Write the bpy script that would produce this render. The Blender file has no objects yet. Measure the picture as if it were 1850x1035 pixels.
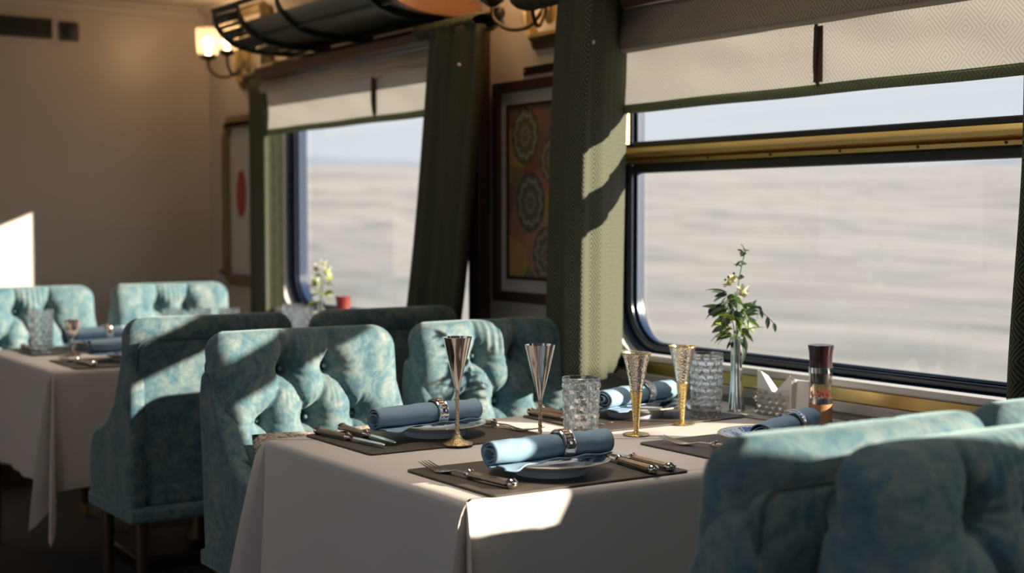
import bpy, bmesh, math, random
from mathutils import Vector, Matrix
random.seed(7)
PI = math.pi
scene = bpy.context.scene
C = scene.collection

# ------------------------------------------------------------------ camera
cam_d = bpy.data.cameras.new('camera')
cam = bpy.data.objects.new('camera', cam_d); C.objects.link(cam)
cam_d.sensor_width = 36.0; cam_d.lens = 50.0
cam_d.clip_start = 0.05; cam_d.clip_end = 20000
YAW, PIT = math.radians(33.6), math.radians(2.797)
fwd = Vector((-math.cos(YAW)*math.cos(PIT), math.sin(YAW)*math.cos(PIT), -math.sin(PIT)))
cam.location = (0, 0, 1.25)
cam.rotation_euler = fwd.to_track_quat('-Z', 'Y').to_euler()
cam_d.dof.use_dof = True; cam_d.dof.focus_distance = 2.95; cam_d.dof.aperture_fstop = 2.8
scene.camera = cam
# ------------------------------------------------------------------ sky and sun
SUN_DIR = Vector((-1.05, -1.0, -0.42)).normalized()
w = bpy.data.worlds.new('sky'); scene.world = w; w.use_nodes = True
nt = w.node_tree; bg = nt.nodes['Background']
tc = nt.nodes.new('ShaderNodeTexCoord'); sp = nt.nodes.new('ShaderNodeSeparateXYZ'); rp = nt.nodes.new('ShaderNodeValToRGB')
nt.links.new(tc.outputs['Generated'], sp.inputs[0]); nt.links.new(sp.outputs['Z'], rp.inputs[0])
rp.color_ramp.elements[0].position = 0.0; rp.color_ramp.elements[0].color = (0.80, 0.83, 0.86, 1)
rp.color_ramp.elements[1].position = 0.8; rp.color_ramp.elements[1].color = (0.30, 0.47, 0.80, 1)
nt.links.new(rp.outputs[0], bg.inputs[0]); bg.inputs[1].default_value = 1.0
sun_d = bpy.data.lights.new('sun', 'SUN'); sun_d.energy = 15.0; sun_d.angle = math.radians(0.6); sun_d.color = (1.0, 0.885, 0.73)
sun = bpy.data.objects.new('sun', sun_d); C.objects.link(sun)
sun.rotation_euler = SUN_DIR.to_track_quat('-Z', 'Y').to_euler(); sun.location = (30, 20, 12)
# unseen ceiling lamps added as fill light over the three table bays (the fixtures themselves are built with the carriage)
FILL_LAMPS = [(-5.00, 1.72), (-2.46, 1.72), (-0.42, 1.72)]
FILL_W = 2.7
# ------------------------------------------------------------------ view
vs = scene.view_settings
vs.view_transform = 'Standard'; vs.look = 'None'; vs.exposure = 0.0; vs.gamma = 1.0; vs.use_curve_mapping = False
cy = scene.cycles
cy.max_bounces = 12; cy.diffuse_bounces = 5; cy.glossy_bounces = 5; cy.transmission_bounces = 10; cy.transparent_max_bounces = 16
cy.caustics_reflective = False; cy.caustics_refractive = False; cy.sample_clamp_indirect = 6.0

# ================================================================== helpers
class MB:
    """collects faces; build() links them as one mesh object"""
    def __init__(s): s.v = []; s.f = []; s.uv = None
    def add(s, vs_, fs):
        o = len(s.v); s.v += [tuple(p) for p in vs_]; s.f += [tuple(i+o for i in f) for f in fs]; return s
    def box(s, x0, x1, y0, y1, z0, z1):
        return s.add([(x0,y0,z0),(x1,y0,z0),(x1,y1,z0),(x0,y1,z0),(x0,y0,z1),(x1,y0,z1),(x1,y1,z1),(x0,y1,z1)],
                     [(0,3,2,1),(4,5,6,7),(0,1,5,4),(1,2,6,5),(2,3,7,6),(3,0,4,7)])
    def grid(s, fn, nu, nv, cu=False, cv=False, flip=False, uv=None):
        o = len(s.v); mu = nu if cu else nu+1; mv = nv if cv else nv+1
        for i in range(mu):
            for j in range(mv):
                s.v.append(tuple(fn(i/nu, j/nv)))
        fs = []
        for i in range(nu):
            for j in range(nv):
                a = o+i*mv+j; b = o+((i+1) % mu)*mv+j; c = o+((i+1) % mu)*mv+(j+1) % mv; d = o+i*mv+(j+1) % mv
                fs.append((a,d,c,b) if flip else (a,b,c,d))
        s.f += fs
        return s
    def lathe(s, prof, n=32, c=(0,0,0), cap=True):
        o = len(s.v); m = len(prof)
        for i in range(n):
            a = 2*PI*i/n
            for r, z in prof: s.v.append((c[0]+r*math.cos(a), c[1]+r*math.sin(a), c[2]+z))
        for i in range(n):
            k = (i+1) % n
            for j in range(m-1):
                s.f.append((o+i*m+j, o+k*m+j, o+k*m+j+1, o+i*m+j+1))
        if cap:
            if prof[0][0] > 1e-5: s.f.append(tuple(o+i*m for i in range(n))[::-1])
            if prof[-1][0] > 1e-5: s.f.append(tuple(o+i*m+m-1 for i in range(n)))
        return s
    def tube(s, pts, r, n=8, cap=True):
        pts = [Vector(p) for p in pts]; o = len(s.v); m = len(pts)
        rr = r if isinstance(r, (list, tuple)) else [r]*m
        t0 = (pts[1]-pts[0]).normalized()
        nrm = t0.orthogonal().normalized()
        for i, p in enumerate(pts):
            t = (pts[min(i+1, m-1)]-pts[max(i-1, 0)]).normalized()
            nrm = (nrm - t*nrm.dot(t)); nrm = nrm.normalized() if nrm.length > 1e-6 else t.orthogonal().normalized()
            b = t.cross(nrm)
            for k in range(n):
                a = 2*PI*k/n
                s.v.append(tuple(p + (nrm*math.cos(a)+b*math.sin(a))*rr[i]))
        for i in range(m-1):
            for k in range(n):
                s.f.append((o+i*n+k, o+i*n+(k+1) % n, o+(i+1)*n+(k+1) % n, o+(i+1)*n+k))
        if cap:
            s.f.append(tuple(o+k for k in range(n))[::-1]); s.f.append(tuple(o+(m-1)*n+k for k in range(n)))
        return s
    def prism(s, poly, axis, a, b):
        """poly: list of 2D points in the plane of the two other axes (in xyz order)"""
        def P(p, t):
            return {'x': (t, p[0], p[1]), 'y': (p[0], t, p[1]), 'z': (p[0], p[1], t)}[axis]
        n = len(poly)
        return s.add([P(p, a) for p in poly]+[P(p, b) for p in poly],
                     [tuple(range(n))[::-1], tuple(range(n, 2*n))]+[(i, (i+1) % n, (i+1) % n+n, i+n) for i in range(n)])
    def ring(s, outer, inner, axis, a, b):
        """closed frame between two outlines of equal point count"""
        def P(p, t):
            return {'x': (t, p[0], p[1]), 'y': (p[0], t, p[1]), 'z': (p[0], p[1], t)}[axis]
        n = len(outer)
        vs_ = [P(p, a) for p in outer]+[P(p, a) for p in inner]+[P(p, b) for p in outer]+[P(p, b) for p in inner]
        fs = []
        for i in range(n):
            k = (i+1) % n
            fs += [(i, k, n+k, n+i), (2*n+i, 3*n+i, 3*n+k, 2*n+k), (i, 2*n+i, 2*n+k, k), (n+i, n+k, 3*n+k, 3*n+i)]
        return s.add(vs_, fs)
    def xf(s, mat):
        s.v = [tuple(mat @ Vector(p)) for p in s.v]; return s
    def mesh(s, name, ang=40):
        me = bpy.data.meshes.new(name); me.from_pydata(s.v, [], s.f); me.validate()
        bm = bmesh.new(); bm.from_mesh(me); bmesh.ops.remove_doubles(bm, verts=bm.verts, dist=1e-6)
        bmesh.ops.recalc_face_normals(bm, faces=bm.faces); bm.to_mesh(me); bm.free()
        if ang:
            me.shade_smooth(); me.set_sharp_from_angle(angle=math.radians(ang))
        return me
    def build(s, name, mat, parent=None, ang=40, bevel=0, seg=2, sub=0):
        o = bpy.data.objects.new(name, s.mesh(name, ang)); C.objects.link(o)
        if mat: o.data.materials.append(mat)
        if parent: o.parent = parent
        if bevel:
            m = o.modifiers.new('bevel', 'BEVEL'); m.width = bevel; m.segments = seg; m.limit_method = 'ANGLE'; m.angle_limit = math.radians(35)
        if sub:
            m = o.modifiers.new('sub', 'SUBSURF'); m.levels = sub; m.render_levels = sub
        return o

def tag(o, label=None, cat=None, group=None, kind=None):
    if label: o['label'] = label
    if cat: o['category'] = cat
    if group: o['group'] = group
    if kind: o['kind'] = kind
    return o
def thing(name, loc=(0,0,0), rz=0.0, label=None, cat=None, group=None, kind=None):
    o = bpy.data.objects.new(name, None); C.objects.link(o); o.empty_display_size = 0.05
    o.location = loc; o.rotation_euler = (0, 0, rz)
    return tag(o, label, cat, group, kind)
def dup(root, loc=None, rz=None, label=None, group=None, parent=None):
    c = root.copy(); C.objects.link(c)
    if parent is not None: c.parent = parent
    if loc is not None: c.location = loc
    if rz is not None: c.rotation_euler = (0, 0, rz)
    if label: c['label'] = label
    if group: c['group'] = group
    for ch in list(root.children): dup(ch, parent=c)
    return c
def rrect(x0, x1, z0, z1, r, n=8):
    """rounded rectangle outline; r may be a 4-tuple (bl, br, tr, tl)"""
    if not isinstance(r, (tuple, list)): r = (r,)*4
    pts = []
    for (cx, cz, a0, rr) in ((x0+r[0], z0+r[0], PI, r[0]), (x1-r[1], z0+r[1], 1.5*PI, r[1]), (x1-r[2], z1-r[2], 0, r[2]), (x0+r[3], z1-r[3], .5*PI, r[3])):
        for k in range(n+1):
            a = a0+.5*PI*k/n; pts.append((cx+rr*math.cos(a), cz+rr*math.sin(a)))
    return pts
def lerp(a, b, t): return a+(b-a)*t
def sst(a, b, x):
    t = min(1, max(0, (x-a)/(b-a))); return t*t*(3-2*t)
def interp(tab, x):
    if x <= tab[0][0]: return tab[0][1]
    for (a, p), (b, q) in zip(tab, tab[1:]):
        if x <= b: return p+(q-p)*(x-a)/(b-a)
    return tab[-1][1]
def spline(pts, n=8):
    P = [Vector(p) for p in pts]; out = []
    for i in range(len(P)-1):
        p0 = P[max(i-1, 0)]; p1 = P[i]; p2 = P[i+1]; p3 = P[min(i+2, len(P)-1)]
        for k in range(n):
            t = k/n
            out.append(.5*((2*p1)+(p2-p0)*t+(2*p0-5*p1+4*p2-p3)*t*t+(3*p1-p0-3*p2+p3)*t**3))
    out.append(P[-1]); return out

# ================================================================== materials
class NT:
    def __init__(s, name):
        s.m = bpy.data.materials.new(name); s.m.use_nodes = True; s.t = s.m.node_tree
        s.b = s.t.nodes['Principled BSDF']; s.o = s.t.nodes['Material Output']
    def n(s, typ, **kw):
        x = s.t.nodes.new('ShaderNode'+typ)
        for k, v in kw.items(): setattr(x, k, v)
        return x
    def l(s, a, b): s.t.links.new(a, b)
    def val(s, inp, v):
        if hasattr(v, 'is_linked') or isinstance(v, bpy.types.NodeSocket): s.l(v, inp)
        else: inp.default_value = v
    def math(s, op, a, b=0.0, c=None):
        x = s.n('Math', operation=op); s.val(x.inputs[0], a); s.val(x.inputs[1], b)
        if c is not None: s.val(x.inputs[2], c)
        return x.outputs[0]
    def mix(s, f, a, b):
        x = s.n('Mix', data_type='RGBA'); s.val(x.inputs[0], f)
        s.val(x.inputs[6], a if not isinstance(a, tuple) else (*a, 1)); s.val(x.inputs[7], b if not isinstance(b, tuple) else (*b, 1))
        return x.outputs[2]
    def ramp(s, f, *stops):
        x = s.n('ValToRGB'); e = x.color_ramp.elements; s.l(f, x.inputs[0])
        while len(e) < len(stops): e.new(0.5)
        for el, (p, c) in zip(e, stops):
            el.position = p; el.color = (*c, 1) if isinstance(c, tuple) else (c, c, c, 1)
        return x.outputs[0]
    def coord(s, kind='Object'): return s.n('TexCoord').outputs[kind]
    def xyz(s, v):
        x = s.n('SeparateXYZ'); s.l(v, x.inputs[0]); return x.outputs
    def scale(s, v, sc, loc=(0,0,0)):
        x = s.n('Mapping'); s.l(v, x.inputs[0]); x.inputs['Scale'].default_value = sc; x.inputs['Location'].default_value = loc; return x.outputs[0]
    def noise(s, v, scale, detail=3, rough=.5, dist=0.0):
        x = s.n('TexNoise'); s.l(v, x.inputs['Vector']); x.inputs['Scale'].default_value = scale; x.inputs['Detail'].default_value = detail
        x.inputs['Roughness'].default_value = rough; x.inputs['Distortion'].default_value = dist; return x.outputs['Fac']
    def bump(s, h, strength=.3, dist=.002):
        x = s.n('Bump'); s.l(h, x.inputs['Height']); x.inputs['Strength'].default_value = strength; x.inputs['Distance'].default_value = dist
        s.l(x.outputs[0], s.b.inputs['Normal']); return x.outputs[0]
    def set(s, color=None, rough=None, metal=None, **kw):
        if color is not None: s.val(s.b.inputs['Base Color'], (*color, 1) if isinstance(color, tuple) else color)
        if rough is not None: s.val(s.b.inputs['Roughness'], rough)
        if metal is not None: s.val(s.b.inputs['Metallic'], metal)
        for k, v in kw.items(): s.val(s.b.inputs[k], v)
        return s

def plain(name, color, rough=.5, metal=0.0, var=.08, nscale=12, bump=0.0, **kw):
    t = NT(name); f = t.noise(t.coord(), nscale, 4)
    lo = tuple(c*(1-var) for c in color); hi = tuple(min(1, c*(1+var)) for c in color)
    t.set(t.mix(f, lo, hi), rough, metal, **kw)
    if bump: t.bump(t.noise(t.coord(), nscale*12, 3), bump, .001)
    return t.m
def translucent_mix(t, color, fac):
    """adds light passing through a thin fabric"""
    tr = t.n('BsdfTranslucent'); t.val(tr.inputs['Color'], (*color, 1) if isinstance(color, tuple) else color)
    mx = t.n('MixShader'); mx.inputs[0].default_value = fac
    t.l(t.b.outputs[0], mx.inputs[1]); t.l(tr.outputs[0], mx.inputs[2]); t.l(mx.outputs[0], t.o.inputs[0])
def diamond(t, a, b, size, freq, asp=1.0):
    """concentric diamond weave from two coordinates"""
    pa = t.math('PINGPONG', a, size); pb = t.math('PINGPONG', b, size*asp)
    d = t.math('ADD', pa, t.math('DIVIDE', pb, asp))
    return t.math('ADD', t.math('MULTIPLY', t.math('SINE', t.math('MULTIPLY', d, 2*PI*freq/size)), .5), .5)

def mk_velvet():
    t = NT('teal_velvet'); oi = t.n('ObjectInfo'); co = t.coord()
    add = t.n('VectorMath', operation='ADD'); t.l(co, add.inputs[0]); cx = t.n('CombineXYZ')
    for i in range(3): t.l(t.math('MULTIPLY', oi.outputs['Random'], 3.0+i), cx.inputs[i])
    t.l(cx.outputs[0], add.inputs[1]); v = add.outputs[0]
    n1 = t.noise(v, 11, 7, .68, 1.5); n2 = t.noise(v, 34, 6, .65, 1.4); n3 = t.noise(v, 150, 2, .5)
    f = t.math('ADD', t.math('MULTIPLY', n1, .62), t.math('MULTIPLY', n2, .38))
    col = t.ramp(f, (.33, (.030, .084, .116)), (.46, (.080, .150, .178)), (.545, (.148, .206, .208)), (.67, (.255, .280, .250)))
    t.set(col, .75); t.b.inputs['Sheen Weight'].default_value = .5; t.b.inputs['Sheen Roughness'].default_value = .4
    t.b.inputs['Sheen Tint'].default_value = (.55, .75, .75, 1); t.b.inputs['Specular IOR Level'].default_value = .2
    t.bump(t.math('ADD', n3, t.math('MULTIPLY', n2, .8)), .35, .0015)
    return t.m
def mk_linen(name, color, trans=.12):
    t = NT(name); co = t.coord(); x, y, z = t.xyz(co)
    w1 = t.noise(t.scale(co, (8, 900, 8)), 1, 2); w2 = t.noise(t.scale(co, (900, 8, 60)), 1, 2)
    n = t.noise(co, 3, 4); col = t.mix(n, tuple(c*.94 for c in color), tuple(min(1, c*1.04) for c in color))
    t.set(col, .85); t.b.inputs['Specular IOR Level'].default_value = .2
    t.bump(t.math('ADD', t.math('ADD', w1, w2), t.math('MULTIPLY', t.noise(co, 6, 3), 2.5)), .25, .0015)
    if trans: translucent_mix(t, color, trans)
    return t.m
def mk_curtain():
    t = NT('green_curtain'); x, y, z = t.xyz(t.coord('UV'))
    d = diamond(t, x, y, .036, 3.5, 1.25)
    n = t.noise(t.coord(), 60, 3)
    col = t.mix(t.math('MULTIPLY', d, .9), (.024, .028, .020), (.168, .168, .110))
    t.set(t.mix(t.math('MULTIPLY', n, .25), col, (.03, .033, .024)), .8); t.b.inputs['Specular IOR Level'].default_value = .15
    t.bump(d, .4, .002)
    return t.m
def mk_blind(name, c0, c1, tr):
    t = NT(name); x, y, z = t.xyz(t.coord()); d = diamond(t, x, z, .052, 4.5, 1.1)
    n = t.noise(t.coord(), 9, 3)
    col = t.mix(d, c0, c1); t.set(col, .85); t.b.inputs['Specular IOR Level'].default_value = .1
    t.bump(t.math('ADD', d, t.math('MULTIPLY', n, 3)), .3, .002)
    if tr: translucent_mix(t, t.mix(d, tuple(c*.93 for c in c0), c1), tr)
    return t.m
def mk_glass_thin(name, tint=(.95, .97, .97), base=.04):
    t = NT(name); tr = t.n('BsdfTransparent'); tr.inputs[0].default_value = (*tint, 1)
    gl = t.n('BsdfGlossy'); gl.inputs['Roughness'].default_value = .02
    lw = t.n('LayerWeight'); lw.inputs[0].default_value = .5
    fr = t.math('ADD', t.math('MULTIPLY', t.math('POWER', lw.outputs['Facing'], 5.0), .7), base)
    mx = t.n('MixShader'); t.l(fr, mx.inputs[0]); t.l(tr.outputs[0], mx.inputs[1]); t.l(gl.outputs[0], mx.inputs[2])
    t.l(mx.outputs[0], t.o.inputs[0]); return t.m
def mk_shade():
    t = NT('frosted_lamp_glass'); co = t.coord(); x, y, z = t.xyz(co)
    tr = t.n('BsdfTransparent'); tr.inputs[0].default_value = (1, .96, .9, 1)
    tl = t.n('BsdfTranslucent'); tl.inputs[0].default_value = (.9, .82, .7, 1); t.set((.9, .85, .78), .15)
    m1 = t.n('MixShader'); m1.inputs[0].default_value = .5; t.l(t.b.outputs[0], m1.inputs[1]); t.l(tl.outputs[0], m1.inputs[2])
    m2 = t.n('MixShader'); t.l(t.math('ADD', t.math('MULTIPLY', t.noise(co, 90, 2), .35), .08), m2.inputs[0]); t.l(tr.outputs[0], m2.inputs[1]); t.l(m1.outputs[0], m2.inputs[2])
    t.l(m2.outputs[0], t.o.inputs[0]); return t.m
def mk_crystal():
    t = NT('crystal'); t.set((.97, .98, 1.0), .01, 0.0); t.b.inputs['Transmission Weight'].default_value = 1.0; t.b.inputs['IOR'].default_value = 1.46
    tr = t.n('BsdfTransparent'); mx = t.n('MixShader'); mx.inputs[0].default_value = .22
    t.l(t.b.outputs[0], mx.inputs[1]); t.l(tr.outputs[0], mx.inputs[2]); t.l(mx.outputs[0], t.o.inputs[0]); return t.m
def mk_metal(name, color, rough=.15, hammer=0.0, hs=260, stripes=0):
    t = NT(name); co = t.coord(); n = t.noise(co, 40, 3)
    t.set(color, t.math('ADD', t.math('MULTIPLY', n, .12), rough), 1.0)
    if hammer:
        vo = t.n('TexVoronoi', feature='SMOOTH_F1'); t.l(co, vo.inputs['Vector']); vo.inputs['Scale'].default_value = hs
        t.bump(vo.outputs['Distance'], hammer, .002)
    return t.m
def mk_wood(name, c0, c1, rough=.35, sc=(2, 14, 14)):
    t = NT(name); v = t.scale(t.coord(), sc); n = t.noise(v, 4, 6, .6, 1.2)
    t.set(t.mix(n, c0, c1), rough); t.bump(n, .15, .001); return t.m
def mk_plate():
    t = NT('blue_white_porcelain'); co = t.coord(); x, y, z = t.xyz(co)
    r = t.math('SQRT', t.math('ADD', t.math('MULTIPLY', x, x), t.math('MULTIPLY', y, y)))
    an = t.math('ARCTAN2', y, x)
    lob = t.math('MULTIPLY', t.math('SINE', t.math('MULTIPLY', an, 9)), .5)
    n = t.noise(co, 55, 4, .6, 1.5)
    band = t.math('MULTIPLY', t.math('GREATER_THAN', r, .066), t.math('LESS_THAN', r, .106))
    pat = t.math('GREATER_THAN', t.math('ADD', t.math('MULTIPLY', lob, .16), n), .50)
    gn = t.n('NewGeometry'); nz = t.xyz(gn.outputs['Normal'])[2]
    m1 = t.math('MULTIPLY', t.math('MULTIPLY', band, pat), t.math('GREATER_THAN', nz, .2))
    edge = t.math('GREATER_THAN', r, .1105)
    col = t.mix(m1, (.62, .66, .72), (.035, .075, .22)); col = t.mix(edge, col, (.55, .50, .38))
    t.set(col, .12); return t.m
def mk_art():
    t = NT('medallion_print'); x, y, z = t.xyz(t.coord())
    co = t.coord(); vo = t.n('TexVoronoi'); t.l(t.scale(co, (7, 7, 5)), vo.inputs['Vector']); vo.inputs['Scale'].default_value = 1.3
    cc = t.n('SeparateColor'); t.l(vo.outputs['Color'], cc.inputs[0])
    col = t.ramp(cc.outputs[0], (.0, (.30, .085, .05)), (.34, (.20, .155, .12)), (.5, (.60, .38, .09)), (.62, (.26, .09, .055)), (.8, (.48, .25, .18)), (.92, (.17, .18, .13)))
    col = t.mix(t.math('MULTIPLY', t.noise(co, 40, 4), .5), col, (.12, .09, .06))
    for cx, cz, R, tone, core in ((-.105, .185, .095, (.16, .17, .11), (.40, .28, .12)), (.045, .10, .075, (.22, .17, .13), (.12, .06, .04)),
                            (-.075, -.035, .098, (.15, .16, .13), (.30, .28, .20)), (.02, -.205, .092, (.20, .19, .13), (.38, .30, .2)), (.15, .22, .07, (.2, .15, .1), (.3, .2, .1)), (.14, -.06, .08, (.17, .18, .12), (.3, .2, .1))):
        dx = t.math('DIVIDE', t.math('SUBTRACT', x, cx), .85); dz = t.math('SUBTRACT', z, cz)
        r = t.math('DIVIDE', t.math('SQRT', t.math('ADD', t.math('MULTIPLY', dx, dx), t.math('MULTIPLY', dz, dz))), R)
        an = t.math('ARCTAN2', dz, dx)
        pet = t.math('MULTIPLY', t.math('SINE', t.math('MULTIPLY', an, 10)), .06)
        rr = t.math('ADD', r, pet)
        ringc = t.ramp(rr, (.0, core), (.16, tuple(c*.4 for c in tone)), (.30, (.36, .32, .24)), (.36, tone), (.58, tuple(c*.55 for c in tone)), (.74, (.36, .34, .27)), (.80, tone), (.95, tuple(c*.5 for c in tone)))
        col = t.mix(t.math('LESS_THAN', r, 1.0), col, ringc)
    t.set(col, .5); return t.m
def mk_ground():
    t = NT('dry_steppe'); co = t.coord()
    a = t.noise(t.scale(co, (.02, .05, .05)), 1, 6, .6); b = t.noise(t.scale(co, (.12, .35, .3)), 1, 5, .6); c = t.noise(t.scale(co, (.0025, .007, .01)), 1, 4, .5)
    f = t.math('ADD', t.math('MULTIPLY', a, .40), t.math('ADD', t.math('MULTIPLY', b, .38), t.math('MULTIPLY', c, .22)))
    col = t.ramp(f, (.38, (.20, .20, .175)), (.45, (.31, .285, .25)), (.51, (.41, .355, .30)), (.62, (.46, .40, .345)))
    vo = t.noise(t.scale(co, (.10, .22, .2), (31, 7, 0)), 1, 3, .5); sp_ = t.ramp(vo, (.56, 0.0), (.68, .75))
    col = t.mix(sp_, col, (.19, .195, .165)); t.set(col, .95); return t.m
def mk_emit(name, color, strength):
    t = NT(name); t.set((.9, .8, .6), .4); t.b.inputs['Emission Color'].default_value = (*color, 1); t.b.inputs['Emission Strength'].default_value = strength; return t.m
def mk_leaf(name, c0, c1):
    t = NT(name); oi = t.n('ObjectInfo'); t.set(t.mix(oi.outputs['Random'], c0, c1), .45)
    translucent_mix(t, t.mix(oi.outputs['Random'], tuple(c*1.4 for c in c0), tuple(c*1.4 for c in c1)), .35); return t.m
def mk_pillow():
    t = NT('beige_floral_fabric'); n = t.noise(t.coord(), 38, 3, .5, 2.5)
    t.set(t.ramp(n, (.42, (.20, .15, .12)), (.50, (.50, .42, .33)), (.60, (.62, .55, .44))), .85); return t.m

M = dict(
    velvet=mk_velvet(), cloth=mk_linen('cream_linen', (.74, .68, .63)), napkin=mk_linen('blue_linen', (.27, .40, .52), .08),
    curtain=mk_curtain(), blind=mk_blind('cream_blind', (.50, .46, .41), (.64, .60, .55), .27), valance=mk_blind('beige_valance', (.24, .20, .16), (.40, .35, .29), 0),
    blind_edge=mk_blind('green_blind_edge', (.14, .165, .10), (.24, .26, .16), .25), pane=mk_glass_thin('window_glass'), lampglass=mk_glass_thin('lamp_glass', (.98, .95, .9), .10), shade=mk_shade(), cutglass=mk_glass_thin('cut_glass', (.96, .96, .95), .08), cutfacet=mk_glass_thin('cut_glass_facet', (.85, .86, .86), .45),
    crystal=mk_crystal(), silver=mk_metal('polished_silver', (.80, .74, .68), .06), chrome=mk_metal('chrome', (.80, .80, .80), .05),
    hammered=mk_metal('hammered_silver', (.86, .80, .70), .10, .5, 300), gold=mk_metal('hammered_gold', (.83, .63, .28), .18, .55, 330),
    stemgold=mk_metal('twisted_bronze', (.72, .55, .32), .2, .9, 500), brass=mk_metal('satin_brass', (.60, .43, .17), .28),
    bronze=mk_metal('handle_bronze', (.62, .48, .36), .3, .5, 600), steel=mk_metal('cutlery_steel', (.88, .84, .78), .18),
    wall=plain('cream_wall', (.56, .50, .44), .38, var=.03, nscale=3), dado=plain('grey_dado', (.42, .40, .38), .4, var=.03), ceiling=plain('ceiling_paint', (.60, .54, .47), .5, var=.03),
    sill=plain('white_sill', (.72, .68, .62), .35, var=.03), carpet=plain('dark_carpet', (.035, .028, .024), .95, var=.3, nscale=60), wood=mk_wood('red_brown_wood', (.055, .028, .018), (.10, .052, .032)),
    copperwood=mk_wood('copper_brown_wood', (.20, .09, .04), (.34, .16, .075)), darkwood=mk_wood('dark_walnut', (.030, .018, .013), (.065, .035, .024)), pelmet=mk_wood('warm_pelmet_wood', (.16, .085, .05), (.26, .14, .08)),
    navy=plain('navy_frame', (.012, .018, .034), .22, var=.1), bluerim=plain('blue_rim', (.018, .034, .075), .28, var=.1), black=plain('black_rubber', (.008, .009, .011), .45, var=.1),
    rack=plain('dark_green_iron', (.016, .020, .017), .4, var=.2), racksheet=plain('olive_rack_sheet', (.07, .068, .052), .35, var=.1), iron=plain('dark_bronze_iron', (.05, .035, .02), .35, .7, var=.2),
    olive=plain('olive_gilt', (.19, .14, .06), .35, .3, var=.15, nscale=20), picframe=plain('brown_frame', (.045, .022, .017), .4, var=.15), mount=plain('white_mount', (.50, .48, .45), .8, var=.03), art=mk_art(),
    leather=plain('brown_leather', (.080, .063, .048), .55, var=.12, nscale=30, bump=.3), leather_edge=plain('dark_leather_edge', (.05, .04, .03), .6), plate=mk_plate(), paper=plain('white_paper', (.80, .79, .77), .9, var=.02),
    cap=plain('burgundy_cap', (.022, .007, .008), .22, var=.1), redcap=plain('red_cap', (.20, .035, .025), .25, var=.1), millwood=mk_wood('mill_wood', (.30, .13, .055), (.42, .20, .085), .4, (14, 14, 3)), pepper=plain('pink_peppercorns', (.36, .06, .06), .5, var=.5, nscale=200),
    salt=plain('pale_grain', (.65, .58, .5), .6), pipe=plain('velvet_piping', (.06, .09, .095), .7), cord=plain('brown_strap', (.09, .055, .03), .7), white=plain('white_plastic', (.8, .8, .78), .4), vent=plain('vent_grey', (.045, .043, .04), .5),
    leaf=mk_leaf('green_leaf', (.05, .10, .03), (.16, .22, .05)), yleaf=mk_leaf('lime_leaf', (.22, .30, .03), (.38, .42, .05)), eleaf=mk_leaf('eucalyptus_leaf', (.05, .085, .055), (.13, .17, .11)), petal=mk_leaf('white_petal', (.70, .70, .62), (.62, .63, .52)), ypetal=mk_leaf('cream_petal', (.62, .60, .28), (.70, .68, .40)), anther=plain('anemone_centre', (.012, .010, .018), .6),
    stem=plain('green_stem', (.08, .13, .04), .5), bulb=mk_emit('warm_bulb', (1.0, .72, .40), 30.0), diffuser=mk_emit('fill_lamp_diffuser', (1.0, .9, .78), 4.0), ground=mk_ground(), hills=plain('haze_tinted_hills', (.27, .30, .34), .95, var=.10, nscale=.004), pillow=mk_pillow(), red=plain('red_glaze', (.35, .04, .03), .4), screw=plain('screw_dark', (.06, .045, .02), .4, .5))

# ================================================================== outside
def terrain(x, y):
    r = math.hypot(x+2, y)
    z = -1.4
    if r > 25: z += (r-25)*.036*sst(25, 260, r)
    z += 1.3*math.sin(x*.011+y*.006)*sst(60, 400, r)+.22*math.sin(x*.09+1.3)*math.sin(y*.11)*sst(15, 60, r)
    return z
g = MB()
ys = [3.4+(1700-3.4)*(k/90)**2.6 for k in range(91)]
g.grid(lambda u, v: (lambda y: (lambda x: (x, y, terrain(x, y)))(lerp(-60-y*3.0, 40+y*1.2, u)))(ys[round(v*90)]), 120, 90)
tag(g.build('steppe_ground', M['ground'], ang=0), 'pale dry steppe outside the windows', 'ground', kind='structure')
g2 = MB(); g2.grid(lambda u, v: (lerp(-60, 40, u), lerp(-60, -.75, v), -1.4), 2, 2)
tag(g2.build('steppe_ground', M['ground'], ang=0), 'pale dry steppe on the aisle side of the carriage', 'ground', kind='structure')
hl = MB()  # far hills; distance haze is painted in as an even blue-grey
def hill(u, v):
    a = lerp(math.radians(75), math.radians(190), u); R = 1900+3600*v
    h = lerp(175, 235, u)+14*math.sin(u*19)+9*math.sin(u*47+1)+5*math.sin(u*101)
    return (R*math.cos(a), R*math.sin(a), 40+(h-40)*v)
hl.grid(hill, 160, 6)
tag(hl.build('distant_hills', M['hills']), 'hills on the horizon, haze put into their blue-grey colour', 'hills', kind='structure')

# ================================================================== the carriage shell
WY, GY, CEIL, XE, XR, AY = 2.66, 2.74, 2.26, -6.70, 2.2, -.30
WIN = {1: (-5.83, -4.27, 1.61), 2: (-3.42, -1.62, 1.553), 3: (-1.06, .90, 1.60)}   # glass x0, x1, blind bottom
ZB, ZT = .868, 1.80                                     # glass bottom and top
def struct(name, mb, mat, ang=30, bevel=0, parent=None):
    o = mb.build(name, mat, parent, ang, bevel)
    if parent is None: o['kind'] = 'structure'
    return o
struct('floor', MB().box(XE-.1, XR+.1, AY-.1, 2.86, -.08, 0), M['carpet'])
struct('ceiling', MB().box(XE-.1, XR+.1, AY-.1, 2.86, CEIL, CEIL+.06), M['ceiling'])
struct('wall_end', MB().box(XE-.08, XE, AY-.1, 2.86, 0, CEIL), M['wall'])
struct('wall_rear', MB().box(XR, XR+.08, AY-.1, 2.86, 0, CEIL), M['wall'])
wl = MB(); edges = [XE]
OPX = .06
xs = XE
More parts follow.
